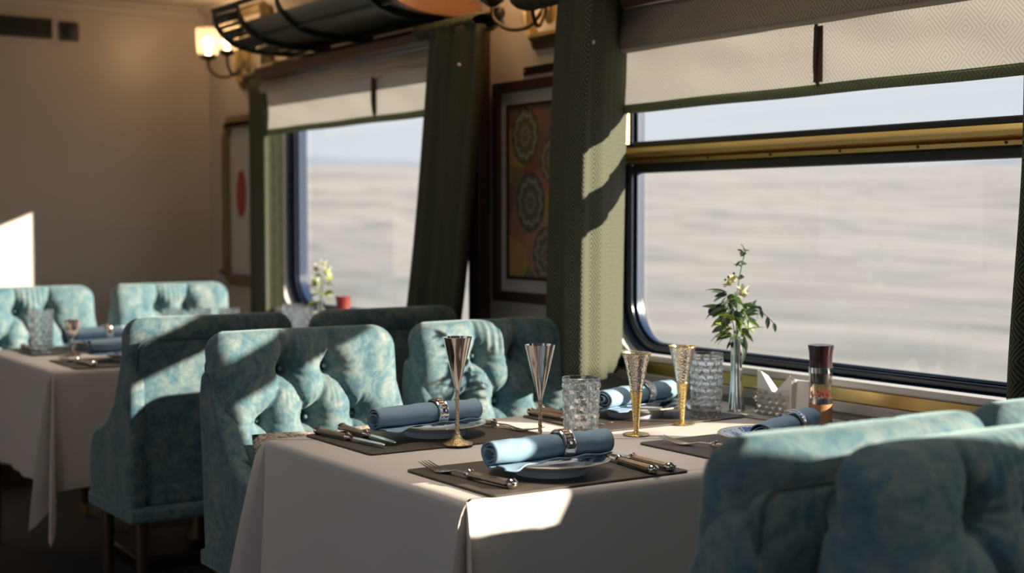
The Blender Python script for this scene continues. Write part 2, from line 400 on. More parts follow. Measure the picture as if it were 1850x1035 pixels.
for k in (1, 2, 3):
    x0, x1, _ = WIN[k]; x0 -= OPX; x1 += OPX
    wl.box(xs, x0, WY, 2.80, 0, CEIL)
    wl.box(x0, x1, WY, 2.80, 0, ZB-.042); wl.box(x0, x1, WY, 2.80, ZT+.03, CEIL)
    xs = x1
wl.box(xs, XR, WY, 2.80, 0, CEIL)
struct('wall_window', wl, M['wall'])
AW = [(-6.2, -4.5, .95, 1.52), (-4.0, -2.2, .85, 1.70), (-1.7, .15, .75, 1.95), (.35, 2.1, .75, 1.95)]  # unseen aisle windows, heights sized for the fill light they let in
wl = MB(); xs = XE
for x0, x1, z0, z1 in AW:
    wl.box(xs, x0, AY-.1, AY, 0, CEIL); wl.box(x0, x1, AY-.1, AY, 0, z0); wl.box(x0, x1, AY-.1, AY, z1, CEIL); xs = x1
wl.box(xs, XR, AY-.1, AY, 0, CEIL)
struct('wall_aisle', wl, M['wall'])
for i, (x0, x1, z0, z1) in enumerate(AW):
    wn = thing('window_%d' % (4+i), ((x0+x1)/2, AY-.05, z0), kind='structure')
    h = (x1-x0)/2; q = z1-z0
    MB().ring(rrect(-h, h, 0, q, .001, 1), rrect(-h+.04, h-.04, .04, q-.04, .001, 1), 'y', -.04, .04).build('frame', M['navy'], wn)
    MB().add([(-h+.04, 0, .04), (h-.04, 0, .04), (h-.04, 0, q-.04), (-h+.04, 0, q-.04)], [(0, 1, 2, 3)]).build('pane', M['pane'], wn)
for i, (x, y) in enumerate(FILL_LAMPS):  # unseen fixtures, added to brighten the shaded tabletops
    lt = thing('added_fill_lamp', (x, y, CEIL), label='added flush fill lamp over the ' + ('far left table', 'near table', 'seats beside the camera')[i], cat='added fill lamp', group='added flush fill lamps')
    MB().ring(rrect(-.28, .28, -.20, .20, .05, 5), rrect(-.25, .25, -.17, .17, .04, 5), 'z', -.030, 0).build('frame', M['brass'], lt, 40, .004)
    MB().prism(rrect(-.25, .25, -.17, .17, .04, 5), 'z', -.012, -.004).build('diffuser', M['diffuser'], lt)
    ld = bpy.data.lights.new('fill_light', 'AREA'); ld.shape = 'RECTANGLE'; ld.size = .48; ld.size_y = .32; ld.energy = FILL_W; ld.color = (1.0, .88, .74); ld.spread = math.radians(80)
    lo = bpy.data.objects.new('fill_light', ld); C.objects.link(lo); lo.parent = lt; lo.location = (0, 0, -.016)
struct('trim_1', MB().prism([(WY, CEIL), (WY-.075, CEIL), (WY-.07, CEIL-.012), (WY-.03, CEIL-.03), (WY-.012, CEIL-.06), (WY, CEIL-.065)], 'x', XE, XR), M['ceiling'])
struct('trim_2', MB().prism([(XE, CEIL), (XE+.05, CEIL), (XE+.045, CEIL-.01), (XE+.02, CEIL-.02), (XE+.01, CEIL-.045), (XE, CEIL-.05)], 'y', AY, WY), M['ceiling'])
# dado with mouldings below the windows
dd = MB().box(XE, XR, WY-.022, WY, 0, .79)
struct('trim_3', dd, M['dado'], bevel=.003)
for i, (z0, z1, d) in enumerate(((.715, .728, .034), (.765, .792, .042))):
    struct('trim_%d' % (4+i), MB().box(XE, XR, WY-d, WY, z0, z1), M['dado'], bevel=.004)
struct('baseboard_window', MB().box(XE, XR, WY-.035, WY, 0, .12), M['darkwood'], bevel=.004)
struct('baseboard_end', MB().box(XE, XE+.02, AY, WY-.04, 0, .12), M['darkwood'], bevel=.004)

def make_window(k, rail):
    x0, x1, _ = WIN[k]; cx = (x0+x1)/2; h = (x1-x0)/2; H = ZT-ZB
    wn = thing('window_%d' % k, (cx, GY, ZB), kind='structure')
    R = .13
    def rr(e, r): return rrect(-h-e, h+e, -e*(.72 if e > 0 else 1), H+e, (r, r, .02, .02), 10)
    MB().ring(rr(OPX, .002), rr(.052, R+.045), 'y', -.075, .055).build('reveal', M['sill'], wn, 50)
    MB().ring(rr(.052, R+.045), rr(.034, R+.03), 'y', -.045, .05).build('outer_rim', M['bluerim'], wn, 50, .006, 3)
    MB().ring(rr(.034, R+.03), rr(.006, R+.005), 'y', -.028, .018).build('gasket', M['navy'], wn, 50, .006, 3)
    MB().ring(rr(.006, R+.005), rr(-.004, R-.004), 'y', -.012, .008).build('inner_rim', M['bluerim'], wn, 50, .003, 2)
    if rail:
        zl, zu = 1.383-ZB, 1.478-ZB
        (lambda q: MB().add([(p[0], 0, p[1]) for p in q], [tuple(range(len(q)))]))(rr(-.002, R-.002)).build('pane', M['pane'], wn, 0)
        MB().box(-h, h, -.028, .012, zl-.0, zl+.026).build('lower_bar', M['black'], wn, 40, .004)
        rl = MB().prism([(-.020, zl+.026), (-.048, zl+.028), (-.050, zl+.038), (-.040, zl+.042), (-.062, zl+.050), (-.064, zl+.060), (-.045, zl+.064), (-.040, zl+.076), (-.020, zl+.078)], 'x', -h-.05, h+.05).build('brass_rail', M['brass'], wn, 25)
        for q in range(6):
            MB().lathe([(0, 0), (.004, 0), (.004, .002), (0, .003)], 10).xf(Matrix.Translation((-h+.12+q*.25, -.049, zl+.034)) @ Matrix.Rotation(PI/2, 4, 'X')).build('screw', M['screw'], rl)
        MB().box(-h, h, -.028, .012, zu-.018, zu).build('upper_bar', M['black'], wn, 40, .004)
        MB().box(-h-.03, -h-.012, -.05, -.02, zl+.07, H).build('brass_stile', M['brass'], wn, 40, .004)
        MB().box(h+.012, h+.03, -.05, -.02, zl+.07, H).build('brass_stile', M['brass'], wn, 40, .004)
    else:
        (lambda q: MB().add([(p[0], 0, p[1]) for p in q], [tuple(range(len(q)))]))(rr(-.002, R-.002)).build('pane', M['pane'], wn, 0)
    MB().box(-h-.10, h+.10, -.122, -.070, -.040, -.021).build('sill', M['sill'], wn, 40, .005)
    MB().box(-h-.10, h+.10, -.112, -.078, -.076, -.040).build('brass_strip', M['brass'], wn, 40, .003)
    return wn
make_window(1, False); make_window(2, True); make_window(3, False)
# dark jambs beside the first window, wooden pelmets over the windows
struct('trim_6', MB().box(-4.205, -4.135, WY-.05, WY, .80, 1.90), M['darkwood'], bevel=.005)
for k in (1, 2, 3):
    x0, x1, zb = WIN[k]
    struct('trim_%d' % (6+k), MB().prism([(WY, 1.84), (2.49, 1.84), (2.475, 1.855), (2.475, 1.885), (2.50, 1.90), (2.52, 1.91), (WY, 1.915)], 'x', x0+(.11 if k == 1 else -.02), x1+.02), M['wood' if k == 1 else 'pelmet'], 30)

# ================================================================== blinds
def make_blind(k, x0, x1, zb, label, inset=0.0):
    o = thing('roman_blind', ((x0+x1)/2, 2.60, zb), label=label, cat='blind', group='roman blinds over the windows')
    h = (x1-x0)/2; zt = 1.716-zb if k == 2 else 1.775-zb; top = 1.838-zb
    def low(u, v):
        x = lerp(-h, h, u); z = lerp(.024, zt+.02, v)
        return (x, (.0022*math.sin(x*9+1)+.0012*math.sin(x*23+4*v))*(.4+v)+.005*math.sin(v*6+x*9)*v, z+.001*math.sin(x*11)*(1-v))
    a = MB().grid(low, 90, 14)
    lp = a.build('lower_panel', M['blind'], o, 0)
    lp.data.shade_smooth()
    MB().grid(lambda u, v: (lerp(-h, h, u), (-.006 if v < .5 else .006), lerp(0, .026, abs(1-2*v))+.001*math.sin(lerp(-h, h, u)*11)), 60, 8).build('green_hem', M['blind_edge'], o, 0)
    def fold(u, v):
        x = lerp(-h+inset, h, u); p = [(0.0, zt+.015), (-.05, zt+.004), (-.105, zt+.008), (-.112, zt+.03), (-.10, lerp(zt, top, .55)), (-.085, top)]
        i = min(4, int(v*5)); t = v*5-i
        return (x, lerp(p[i][0], p[i+1][0], t)+.004*math.sin(x*17+v*3), lerp(p[i][1], p[i+1][1], t))
    MB().grid(fold, 60, 20).build('upper_fold', M['valance'], o, 0).data.shade_smooth()
    dxs = {1: .20, 2: -.04, 3: 0}[k]
    MB().tube([p+Vector((dxs, 0, 0)) for p in spline([(.02, -.008, .02), (.014, -.014, .05), (.018, -.02, zt*.6), (.022, -.02, zt+.01)], 5)], .0045, 6).build('strap', M['cord'], o)
    MB().box(dxs+.006, dxs+.034, -.012, -.008, .03, zt+.005).build('strap', M['cord'], o)
    return o
make_blind(1, -5.90, -4.24, 1.612, 'cream roman blind with green hem on the farther window', .19)
make_blind(2, -3.38, -1.64, 1.553, 'cream diamond-pattern roman blind with green hem over the large nearer window')
make_blind(3, -.99, .84, 1.60, 'cream roman blind on the window beside the camera')

# ================================================================== curtains
def make_curtain(name, path, ztop, zbot, label, lean=None, npl=5, amp=.016, dots=()):
    """path: base cross-section, list of (x, y); pleats are added along it"""
    ox = sum(p[0] for p in path)/len(path); o = thing(name, (ox, WY-.1, zbot), label=label, cat='curtain', group='green curtains beside the windows')
    sp_ = spline([(p[0], p[1], 0) for p in path], 24); N = len(sp_)-1
    L = [0.0]
    for a, b in zip(sp_, sp_[1:]): L.append(L[-1]+(b-a).length)
    me_uv = []
    nv = 26
    mb = MB()
    def pt(i, j):
        t = j/nv; z = lerp(zbot, ztop, t)
        p = sp_[i]; a = sp_[max(i-1, 0)]; b = sp_[min(i+1, N)]; tg = (b-a).normalized(); nr = Vector((tg.y, -tg.x, 0))
        s_ = L[i]/L[-1]
        A = amp*(1.0-.35*t)*min(1, 6*s_, max(.08, 3.2*(.86-s_)))
        off = A*math.sin(2*PI*npl*s_+.5*math.sin(3*t))+A*.35*math.sin(2*PI*(npl*2.3)*s_+2*t)
        q = p+nr*off
        dx = lean(t) if lean else 0
        hem = -.004*math.sin(2*PI*npl*s_)*(1-t)**6
        return (q.x-ox+dx, q.y-(WY-.1), z-zbot+hem)
    for i in range(N+1):
        for j in range(nv+1): mb.v.append(pt(i, j)); me_uv.append((L[i]*1.25, lerp(zbot, ztop, j/nv)))
    for i in range(N):
        for j in range(nv): mb.f.append((i*(nv+1)+j, (i+1)*(nv+1)+j, (i+1)*(nv+1)+j+1, i*(nv+1)+j+1))
    me = bpy.data.meshes.new('drape'); me.from_pydata(mb.v, [], mb.f); me.shade_smooth()
    uvl = me.uv_layers.new(name='UVMap')
    for lp in me.loops: uvl.data[lp.index].uv = me_uv[lp.vertex_index]
    d = bpy.data.objects.new('drape', me); C.objects.link(d); d.parent = o; me.materials.append(M['curtain'])
    so = d.modifiers.new('solid', 'SOLIDIFY'); so.thickness = .003
    # gathered heading and rod
    xs_ = [p[0]-ox for p in path]; x0, x1 = min(xs_), max(xs_); dl = lean(1) if lean else 0
    yh = min(p[1] for p in path)-(WY-.1)
    hd = MB(); Hh = ztop-zbot
    def ruff(u, v):
        x = lerp(x0-.005, x1+.005, u)+dl; a = 2*PI*v
        return (x, yh+.055+.058*math.cos(a)*(1+.12*math.sin(u*70)), Hh+.012+.026*math.sin(a)*(1+.25*math.sin(u*55+1)))
    hd.grid(ruff, 60, 12, cv=True); hd.build('heading', M['curtain'], o, 0).data.shade_smooth()
    rd = MB().tube([(x0-.05+dl, yh+.06, Hh+.03), (x1+.05+dl, yh+.06, Hh+.03)], .012, 10)
    for s_ in (x0-.06, x1+.06): rd.lathe([(0, -.022), (.016, -.016), (.022, 0), (.016, .016), (0, .022)], 12, (s_+dl, yh+.06, Hh+.03))
    rd.build('rod', M['rack'], o)
    for (x, y, z) in dots:
        MB().lathe([(0, -.006), (.004, -.004), (.006, 0), (.004, .004), (0, .006)], 10, (x-ox, y-(WY-.1), z-zbot)).build('stud', M['white'], o)
    return o
make_curtain('window_curtain', [(-3.50, 2.645), (-3.40, 2.46), (-3.30, 2.335), (-3.19, 2.30), (-3.105, 2.295), (-3.17, 2.42), (-3.355, 2.63)], 1.87, .80,
             'dark green curtain left of the large nearer window, sunlit down one side', lean=lambda t: .035*t**3+.01*(t-.5), npl=6, dots=[(-3.09, 2.315, 1.72)])
make_curtain('window_curtain', [(-4.48, 2.62), (-4.43, 2.50), (-4.36, 2.45), (-4.22, 2.44), (-4.10, 2.445), (-4.12, 2.50), (-4.29, 2.62)], 1.87, .80,
             'dark slanting curtain right of the farther window, beside the framed medallion print', lean=lambda t: .20*t**.8, npl=6, dots=[(-3.935, 2.41, 1.74)])
make_curtain('window_curtain', [(-6.09, 2.622), (-6.07, 2.60), (-6.02, 2.585), (-5.94, 2.58), (-5.875, 2.582), (-5.86, 2.61), (-5.825, 2.655)], 1.87, .80,
             'green curtain left of the farther window next to the end wall', npl=6, amp=.006, dots=[(-5.80, 2.575, 1.74)])
make_curtain('window_curtain', [(-1.89, 2.655), (-1.93, 2.61), (-1.935, 2.565), (-1.85, 2.56), (-1.70, 2.55), (-1.57, 2.56), (-1.54, 2.64)], 1.87, .80,
             'dark curtain at the right edge of the large nearer window', lean=lambda t: .03*sst(0, .6, t), npl=6, amp=.012)
make_curtain('window_curtain', [(-1.04, 2.64), (-1.03, 2.58), (-.94, 2.56), (-.82, 2.55), (-.68, 2.55), (-.63, 2.59), (-.63, 2.64)], 1.87, .80, 'dark curtain left of the window beside the camera', lean=lambda t: -.95*t if t < .5 else -.475+.2*(t-.5), npl=6, amp=.01)
make_curtain('window_curtain', [(-.53, 2.62), (-.50, 2.56), (-.36, 2.53), (0.1, 2.52), (.5, 2.53), (.93, 2.56), (.97, 2.64)], 1.87, .80, 'dark slanting curtain right of the window beside the camera', lean=lambda t: 1.39*max(0, t-.23), npl=10, amp=.012)

# ================================================================== chairs
BTN = [(-.062, .868), (.062, .868), (-.132, .742), (0, .742), (.132, .742), (-.062, .615), (.062, .615)]
CRS = [(0, 2), (0, 3), (1, 3), (1, 4), (2, 5), (3, 5), (3, 6), (4, 6)]
FAN = []
for bx_, bz_ in BTN[:2]:
    for dx_, dz_ in ((-.012, -.085), (.004, -.095), (.022, -.080), (-.012, .085), (.010, .09)): FAN.append(((bx_, bz_), (bx_+dx_, bz_+dz_)))
for bx_, bz_ in BTN[2:5]:
    for dx_, dz_ in ((.030, -.055), (.006, .055), (.022, .050)): FAN.append(((bx_, bz_), (bx_+dx_, bz_+dz_)))
FAN += [(BTN[1], BTN[4]), (BTN[0], BTN[3])]
def segd(p, a, b):
    ax, az = a; bx, bz = b; dx, dz = bx-ax, bz-az; t = max(0, min(1, ((p[0]-ax)*dx+(p[1]-az)*dz)/(dx*dx+dz*dz)))
    return math.hypot(p[0]-ax-dx*t, p[1]-az-dz*t), t
def tuft(y, z):
    d = 0.0
    for bx, bz in BTN:
        r = math.hypot(y-bx, z-bz)
        d -= .032*math.exp(-(r/.034)**2)+.020*math.exp(-(r/.011)**2)
        an = math.atan2(z-bz, y-bx)
        d += .0016*math.sin(an*13+bx*40)*math.exp(-((r-.032)/.022)**2)
    for i, j in CRS:
        q, t = segd((y, z), BTN[i], BTN[j]); d -= .011*math.exp(-(q/.0075)**2)+.009*math.exp(-(q/.024)**2)
    for bx in (-.062, .062):
        q, t = segd((y, z), (bx, .868), (bx*1.15, .985)); d -= .012*math.exp(-(q/.0085)**2)+.012*math.exp(-(q/.026)**2)
    for a_, b_ in FAN:
        q, t = segd((y, z), a_, b_); d -= .0055*math.exp(-(q/.0032)**2)*(1-.7*t)
    for s_ in (-1, 1):
        q, t = segd((y, z), (s_*.132, .742), (s_*.26, .738)); d -= .004*math.exp(-(q/.005)**2)
    if abs(y) < .062 and z > .86: d += .0028*math.sin(y*2*PI/.021)*sst(.86, .90, z)*sst(.062, .05, abs(y))
    return d
def make_chair():
    root = thing('dining_chair', cat='chair')
    HW, Z0, Z1, RC = .256, .43, .967, .055
    def shape(u, v):
        z = lerp(Z0, Z1, v)
        hw = HW-.012*(1-v)
        if z > Z1-RC: hw += -RC+math.sqrt(max(0, RC*RC-(z-(Z1-RC))**2))
        return hw*u, z
    def uu(s_): return math.sin((s_-.5)*PI)
    def lean(z): return .07*(Z1-z)/(Z1-Z0)
    def rim(u, v): return (max(0, 1-abs(u)**7)*max(0, 1-abs(2*v-1)**9 if v > .5 else 1))**.34
    def front(a, b):
        u = uu(a); v = .5+.5*math.sin((b-.5)*PI); y, z = shape(u, v)
        f = rim(u, v)
        return (lean(z)-.055+.055*f+.028*u*u*f+tuft(y, z)*f, y, z)
    def back(a, b):
        u = uu(a); v = .5+.5*math.sin((b-.5)*PI); y, z = shape(u, v); f = rim(u, v)
        roll = .010*math.exp(-((z-.925)/.030)**2)
        return (lean(z)-.055-(.055+roll)*f+.028*u*u*f, y, z)
    m = MB().grid(front, 190, 180).grid(back, 40, 40, flip=True)
    # stitch rim exactly: both sheets share the same outline so the seam is closed visually
    bk = m.build('backrest', M['velvet'], root, 0); bk.data.shade_smooth()
    for bx, bz in BTN[:5]:
        MB().lathe([(0, .003), (.0035, .0025), (.0055, .0), (.0055, -.003)], 14).xf(Matrix.Translation((lean(bz)-.052, bx, bz)) @ Matrix.Rotation(PI/2, 4, 'Y')).build('button', M['velvet'], bk)
    # outer back panel with piping
    def outl(e): return rrect(-.232+e, .232-e, .44+e, .900-e, .03, 6)
    op = MB()
    P = outl(0); n = len(P); lay = [(.004, -.050), (0, -.104), (.002, -.112), (.012, -.117)]
    for e, x in lay:
        for (y, z) in outl(e): op.v.append((x+lean(z)-.002, y, z))
    for k in range(3):
        for i in range(n): op.f.append((k*n+i, k*n+(i+1) % n, (k+1)*n+(i+1) % n, (k+1)*n+i))
    op.f.append(tuple(range(3*n, 4*n)))
    ob = op.build('outer_back', M['velvet'], root, 35)
    MB().tube([(lean(z)-.112, y, z) for y, z in outl(-.004)]+[(lean(outl(-.004)[0][1])-.112, *outl(-.004)[0])], .003, 6).build('piping', M['pipe'], ob)
    # low arms sweeping out of the back
    pr = [(-.070, .41), (-.085, .66), (-.098, .80), (-.085, .865), (-.050, .88), (-.015, .85), (.022, .785), (.060, .72), (.105, .675), (.17, .642), (.225, .628), (.262, .607), (.28, .57), (.288, .50), (.288, .41)]
    for s_ in (-1, 1):
        MB().prism(pr, 'y', min(s_*.259, s_*.205), max(s_*.259, s_*.205)).build('arm', M['velvet'], root, 60, .022, 4)
    MB().box(-.06, .305, -.198, .198, .415, .50).build('seat', M['velvet'], root, 60, .028, 4)
    MB().box(-.09, .295, -.262, .262, .385, .425).build('seat_rail', M['velvet'], root, 60, .01, 2)
    for sx in (-.055, .25):
        for sy in (-.215, .215):
            lg = MB().lathe([(.0, .0), (.011, .0), (.013, .05), (.020, .39), (.0, .39)], 12, (sx, sy, 0)).build('leg', M['darkwood'], root)
            MB().lathe([(.0135, 0), (.0145, .0), (.0155, .05), (.014, .05)], 12, (sx, sy, 0), False).build('ferrule', M['brass'], lg)
    return root
CH = [(-3.27, 1.556, 0, 'teal tufted chair behind the near table, on the aisle side, with a floral cushion'),
      (-3.27, 2.13, 0, 'teal tufted chair behind the near table, between the print and the table, half in shadow'),
      (-5.86, 1.565, 0, 'teal tufted chair at the far left against the end wall, fully sunlit'),
      (-5.86, 2.155, 0, 'teal tufted chair in the far corner by the left curtain'),
      (-3.975, 1.555, PI, 'teal chair seen from behind at the far left table, aisle side'),
      (-3.975, 2.135, PI, 'dark shaded chair seen from behind below the slanting curtain'),
      (-1.412, 1.486, PI, 'teal chair seen from behind in front of the near table, its top roll in sun'),
      (-1.44, 2.035, PI, 'dark chair top at the right edge under the nearer window'),
      (-1.162, 1.545, 0, 'blurred tufted teal chair in the right foreground corner')]
ch0 = make_chair()
for i, (x, y, r, lb) in enumerate(CH):
    o = ch0 if i == 0 else dup(ch0)
    o.location = (x, y, 0); o.rotation_euler = (0, 0, r); tag(o, lb, 'chair', 'teal tufted dining chairs')
# cushion on first chair
cu = MB()
def pil(sgn):
    def f(a, b):
        u = 2*a-1; v = 2*b-1; k = ((1-u**4)*(1-v**4))**.5
        return (sgn*.055*k, .205*u*(1-.06*(1-abs(v))**2), .16*v*(1-.05*(1-abs(u))**2))
    return f
cu.grid(pil(1), 20, 20).grid(pil(-1), 20, 20, flip=True)
co = cu.build('cushion', M['pillow'], None, 0); co.data.shade_smooth(); co.location = (-3.10, 1.545, .578); co.rotation_euler = (0, -.2, 0)
tag(co, 'beige floral cushion propped on the aisle chair behind the near table', 'cushion')

# ================================================================== tables and cloths
def make_table(x0, x1, y0, y1, lt, lc):
    t = thing('dining_table', ((x0+x1)/2, (y0+y1)/2, 0), label=lt, cat='table', group='dining tables')
    hx, hy = (x1-x0)/2, (y1-y0)/2
    MB().box(-hx+.01, hx-.01, -hy+.01, hy-.01, .71, .744).build('tabletop', M['darkwood'], t, 40, .004)
    MB().lathe([(.0, .05), (.05, .05), (.035, .12), (.03, .4), (.035, .66), (.09, .71), (0, .71)], 20).build('pedestal', M['iron'], t)
    MB().box(-.22, .22, -.30, .30, 0, .05).build('base', M['iron'], t, 40, .01)
    # draped cloth: loops of points going down from the table edge
    D = .385
    mb = MB()
    corners = [(-hx, -hy), (hx, -hy), (hx, hy), (-hx, hy)]; nrm = [(0, -1), (1, 0), (0, 1), (-1, 0)]
    per = []   # (base xy, dir xy, lobe amount, extra drop, side param)
    for k in range(4):
        a = corners[k]; b = corners[(k+1) % 4]; n = nrm[k]; n2 = nrm[(k+1) % 4]
        ns = 30
        for i in range(ns):
            s_ = (i+.5)/ns; per.append(((lerp(a[0], b[0], s_), lerp(a[1], b[1], s_)), n, 0.0, 0.0, s_, k))
        nc = 16
        for i in range(nc+1):
            q = i/nc; an = q*PI/2
            d = (n[0]*math.cos(an)+n2[0]*math.sin(an), n[1]*math.cos(an)+n2[1]*math.sin(an))
            lob = math.exp(-((q-.26)/.12)**2)*.9+math.exp(-((q-.74)/.12)**2)*1.0
            val = math.exp(-((q-.5)/.09)**2)
            xd = .12*math.exp(-((q-.26)/.16)**2)+.165*math.exp(-((q-.74)/.16)**2)
            per.append((b, d, lob-.55*val, xd*(1-.3*val), None, k))
    nP = len(per); lev = [0, .004, .010, .02, .04, .07, .11, .16, .21, .26, .31, .36, 1.0]
    lev = [0, .006, .016, .035, .07, .12, .2, .3, .42, .55, .68, .8, .9, 1.0]
    r = .010
    rows = []
    for li, f in enumerate(lev):
        row = []
        for (b, d, lob, xd, s_, k) in per:
            h = f*(D+xd)
            out = r*(1-math.exp(-h/.006))-.004
            if s_ is None:
                out += (h*.27+.012*min(1, h/.03))*lob*(1-.25*f)
            else:
                e = 2*PI*s_
                out += h*(.018+.020*math.sin(e*2+k*1.7)+.012*math.sin(e*5+k)) + .0018*math.exp(-((s_-.31)/.006)**2)*min(1, h/.02)+.0018*math.exp(-((s_-.7)/.006)**2)*min(1, h/.02)
                edge = min(s_, 1-s_); out += h*.05*math.exp(-edge/.05)
            z = .752-h+(0 if h > .004 else 0)
            row.append((b[0]+d[0]*out, min(b[1]+d[1]*out, hy+.012), z))
        rows.append(row)
    for row in rows: mb.v += row
    for i in range(len(rows)-1):
        for j in range(nP):
            k2 = (j+1) % nP; mb.f.append((i*nP+j, i*nP+k2, (i+1)*nP+k2, (i+1)*nP+j))
    o_ = len(mb.v)
    for (x, y, z) in rows[0]: mb.v.append((x*(1-.02/hx), y*(1-.02/hy), z))
    for j in range(nP): mb.f.append((j, (j+1) % nP, o_+(j+1) % nP, o_+j))
    mb.f.append(tuple(range(o_, o_+nP)))
    c = mb.build('tablecloth', M['cloth'], None, 50)
    c.location = t.location; tag(c, lc, 'tablecloth', 'cream tablecloths')
    return t
TB1 = (-2.945, -2.095, 1.297, 2.60); TB2 = (-5.485, -4.64, 1.30, 2.60)
make_table(*TB1, 'dining table under the near cloth', 'cream linen cloth draped over the near table')
make_table(*TB2, 'dining table under the far left cloth', 'cream linen cloth draped over the far left table')
TZ = .7535   # top of the cloth

# ================================================================== tableware prototypes
def make_mat(name='placemat'):
    o = MB().prism(rrect(-.158, .158, -.228, .228, .010, 4), 'z', 0, .0035).build(name, M['leather'], None, 30, .001, 1)
    return o
def make_plate():
    o = MB().lathe([(0, .010), (.060, .010), (.064, .0), (.069, .0), (.072, .012), (.095, .020), (.1155, .026), (.1165, .028), (.1150, .0295), (.095, .0245), (.078, .0185), (.068, .0155), (0, .015)], 64).build('plate', M['plate'], None, 35)
    return o
def make_napkin(seed, L=.275, R=.0285):
    rnd = random.Random(seed); ph = [rnd.uniform(0, 6) for _ in range(6)]
    root = thing('napkin', cat='napkin')
    turns = 3.1
    def roll(a, b):
        th = -PI*.5+a*turns*2*PI; r = lerp(.005, R, a**.8)
        yy = lerp(-L/2, L/2, b)
        r *= 1+(.055*math.sin(yy*34+1.3*th+ph[0])+.035*math.sin(yy*85+2.7*th+ph[1])+.022*math.sin(yy*160-4*th+ph[4]))*a*a
        r *= 1-.12*math.exp(-((b-.60)/.06)**2)*a
        x = r*math.cos(th)*1.10; z = r*math.sin(th)*(.93-.10*math.exp(-(b/.12)**2)*(1 if math.sin(th) > 0 else 0))
        return (x, yy+.007*math.sin(th*.7+ph[2])*(1-a), z+R*.93)
    a = MB().grid(roll, 110, 44)
    o = a.build('roll', M['napkin'], root, 0); o.data.shade_smooth()
    so = o.modifiers.new('solid', 'SOLIDIFY'); so.thickness = .0022; so.offset = 0
    # loose edge of the cloth lying along the roll, ending in a small corner
    def flap(u, v):
        y = lerp(-L*.49, L*.44, v); w_ = .026-.012*v+.012*math.exp(-((v-.10)/.07)**2)
        return (lerp(.018, .018+w_, u), y+.006*math.sin(u*3), lerp(.005, .003-.004*math.exp(-((v-.08)/.08)**2), u)+.0018*math.sin(v*22+ph[3])*u+.006*u*sst(.1, .5, v))
    f = MB().grid(flap, 8, 44).build('loose_edge', M['napkin'], root, 0); f.data.shade_smooth()
    so = f.modifiers.new('solid', 'SOLIDIFY'); so.thickness = .002
    return root
def make_ring():
    R = .0285
    prof = [(R, -.0125), (R+.0022, -.0125), (R+.003, -.0105), (R+.0022, -.0085), (R+.0022, .0085), (R+.003, .0105), (R+.0022, .0125), (R, .0125)]
    prof = [(r, z) for r, z in prof]+[prof[0]]
    root = thing('napkin_ring', cat='napkin ring')
    b = MB().lathe(prof, 48, cap=False).xf(Matrix.Rotation(PI/2, 4, 'X')).build('band', M['chrome'], root, 30)
    for k in range(10):
        a = PI*.15+k*PI*.7/9
        MB().box(-.0022, .0022, -.006, .006, 0, .0012).xf(Matrix.Rotation(a-PI/2, 4, 'Y') @ Matrix.Translation((0, 0, R+.002))).build('ornament', M['bronze'], b)
    return root
def handle_parts(root, x0, L):
    """ribbed handle from x0 backwards (+x), with collar and knob"""
    def hd(u, v):
        a = 2*PI*v; s_ = u
        w_ = lerp(.0075, .0098, s_)*(1+.05*math.sin(a*8)); th = lerp(.0050, .0064, s_)*(1+.05*math.sin(a*8))
        return (x0+L*s_, w_*math.cos(a), .008+th*math.sin(a))
    MB().grid(hd, 10, 40, cv=True).build('handle', M['bronze'], root, 0).data.shade_smooth()
    MB().lathe([(0, -.003), (.0075, -.003), (.0095, 0), (.0075, .004), (.006, .008), (.0045, .013), (0, .013)], 16).xf(Matrix.Translation((x0, 0, .008)) @ Matrix.Rotation(-PI/2, 4, 'Y')).build('collar', M['silver'], root)
    kb = [(0, -.011), (.006, -.009), (.0098, -.004), (.0098, .001), (.0115, .004), (.0095, .008), (.005, .011), (0, .012)]
    MB().lathe(kb, 16).xf(Matrix.Translation((x0+L+.004, 0, .008)) @ Matrix.Rotation(PI/2, 4, 'Y') @ Matrix.Diagonal((.75, 1, 1, 1))).build('knob', M['silver'], root)
def make_fork():
    """tines toward -x, handle toward +x"""
    root = thing('fork', cat='fork')
    m = MB()
    for k in range(4):
        y = -.0105+k*.007
        m.tube([(-.125, y, .0125), (-.108, y, .0085), (-.088, y*.99, .0045), (-.073, y*.97, .003)], [.0008, .0013, .0016, .0018], 6)
    prof = [(-.076, .0128), (-.066, .0132), (-.058, .0115), (-.048, .0070), (-.036, .0040), (-.012, .0036), (.005, .0045)]
    def plate(u, v):
        x = lerp(-.076, .005, u); w_ = interp(prof, x); a = 2*PI*v
        zc = interp([(-.076, .003), (-.06, .0025), (-.045, .0055), (-.03, .009), (.005, .009)], x)
        return (x, w_*math.cos(a), zc+.0014*math.sin(a))
    m.grid(plate, 20, 16, cv=True)
    m.build('head', M['steel'], root, 60)
    handle_parts(root, .010, .105)
    return root
def make_knife():
    root = thing('knife', cat='knife')
    out = [(.0, -.0065), (-.03, -.0085), (-.08, -.0095), (-.11, -.0090), (-.128, -.0055), (-.135, .001), (-.128, .005), (-.10, .0062), (-.03, .0062), (.0, .0055)]
    MB().prism(out, 'z', .0062, .0080).build('blade', M['steel'], root, 30, .0005, 1)
    handle_parts(root, .0, .108)
    return root
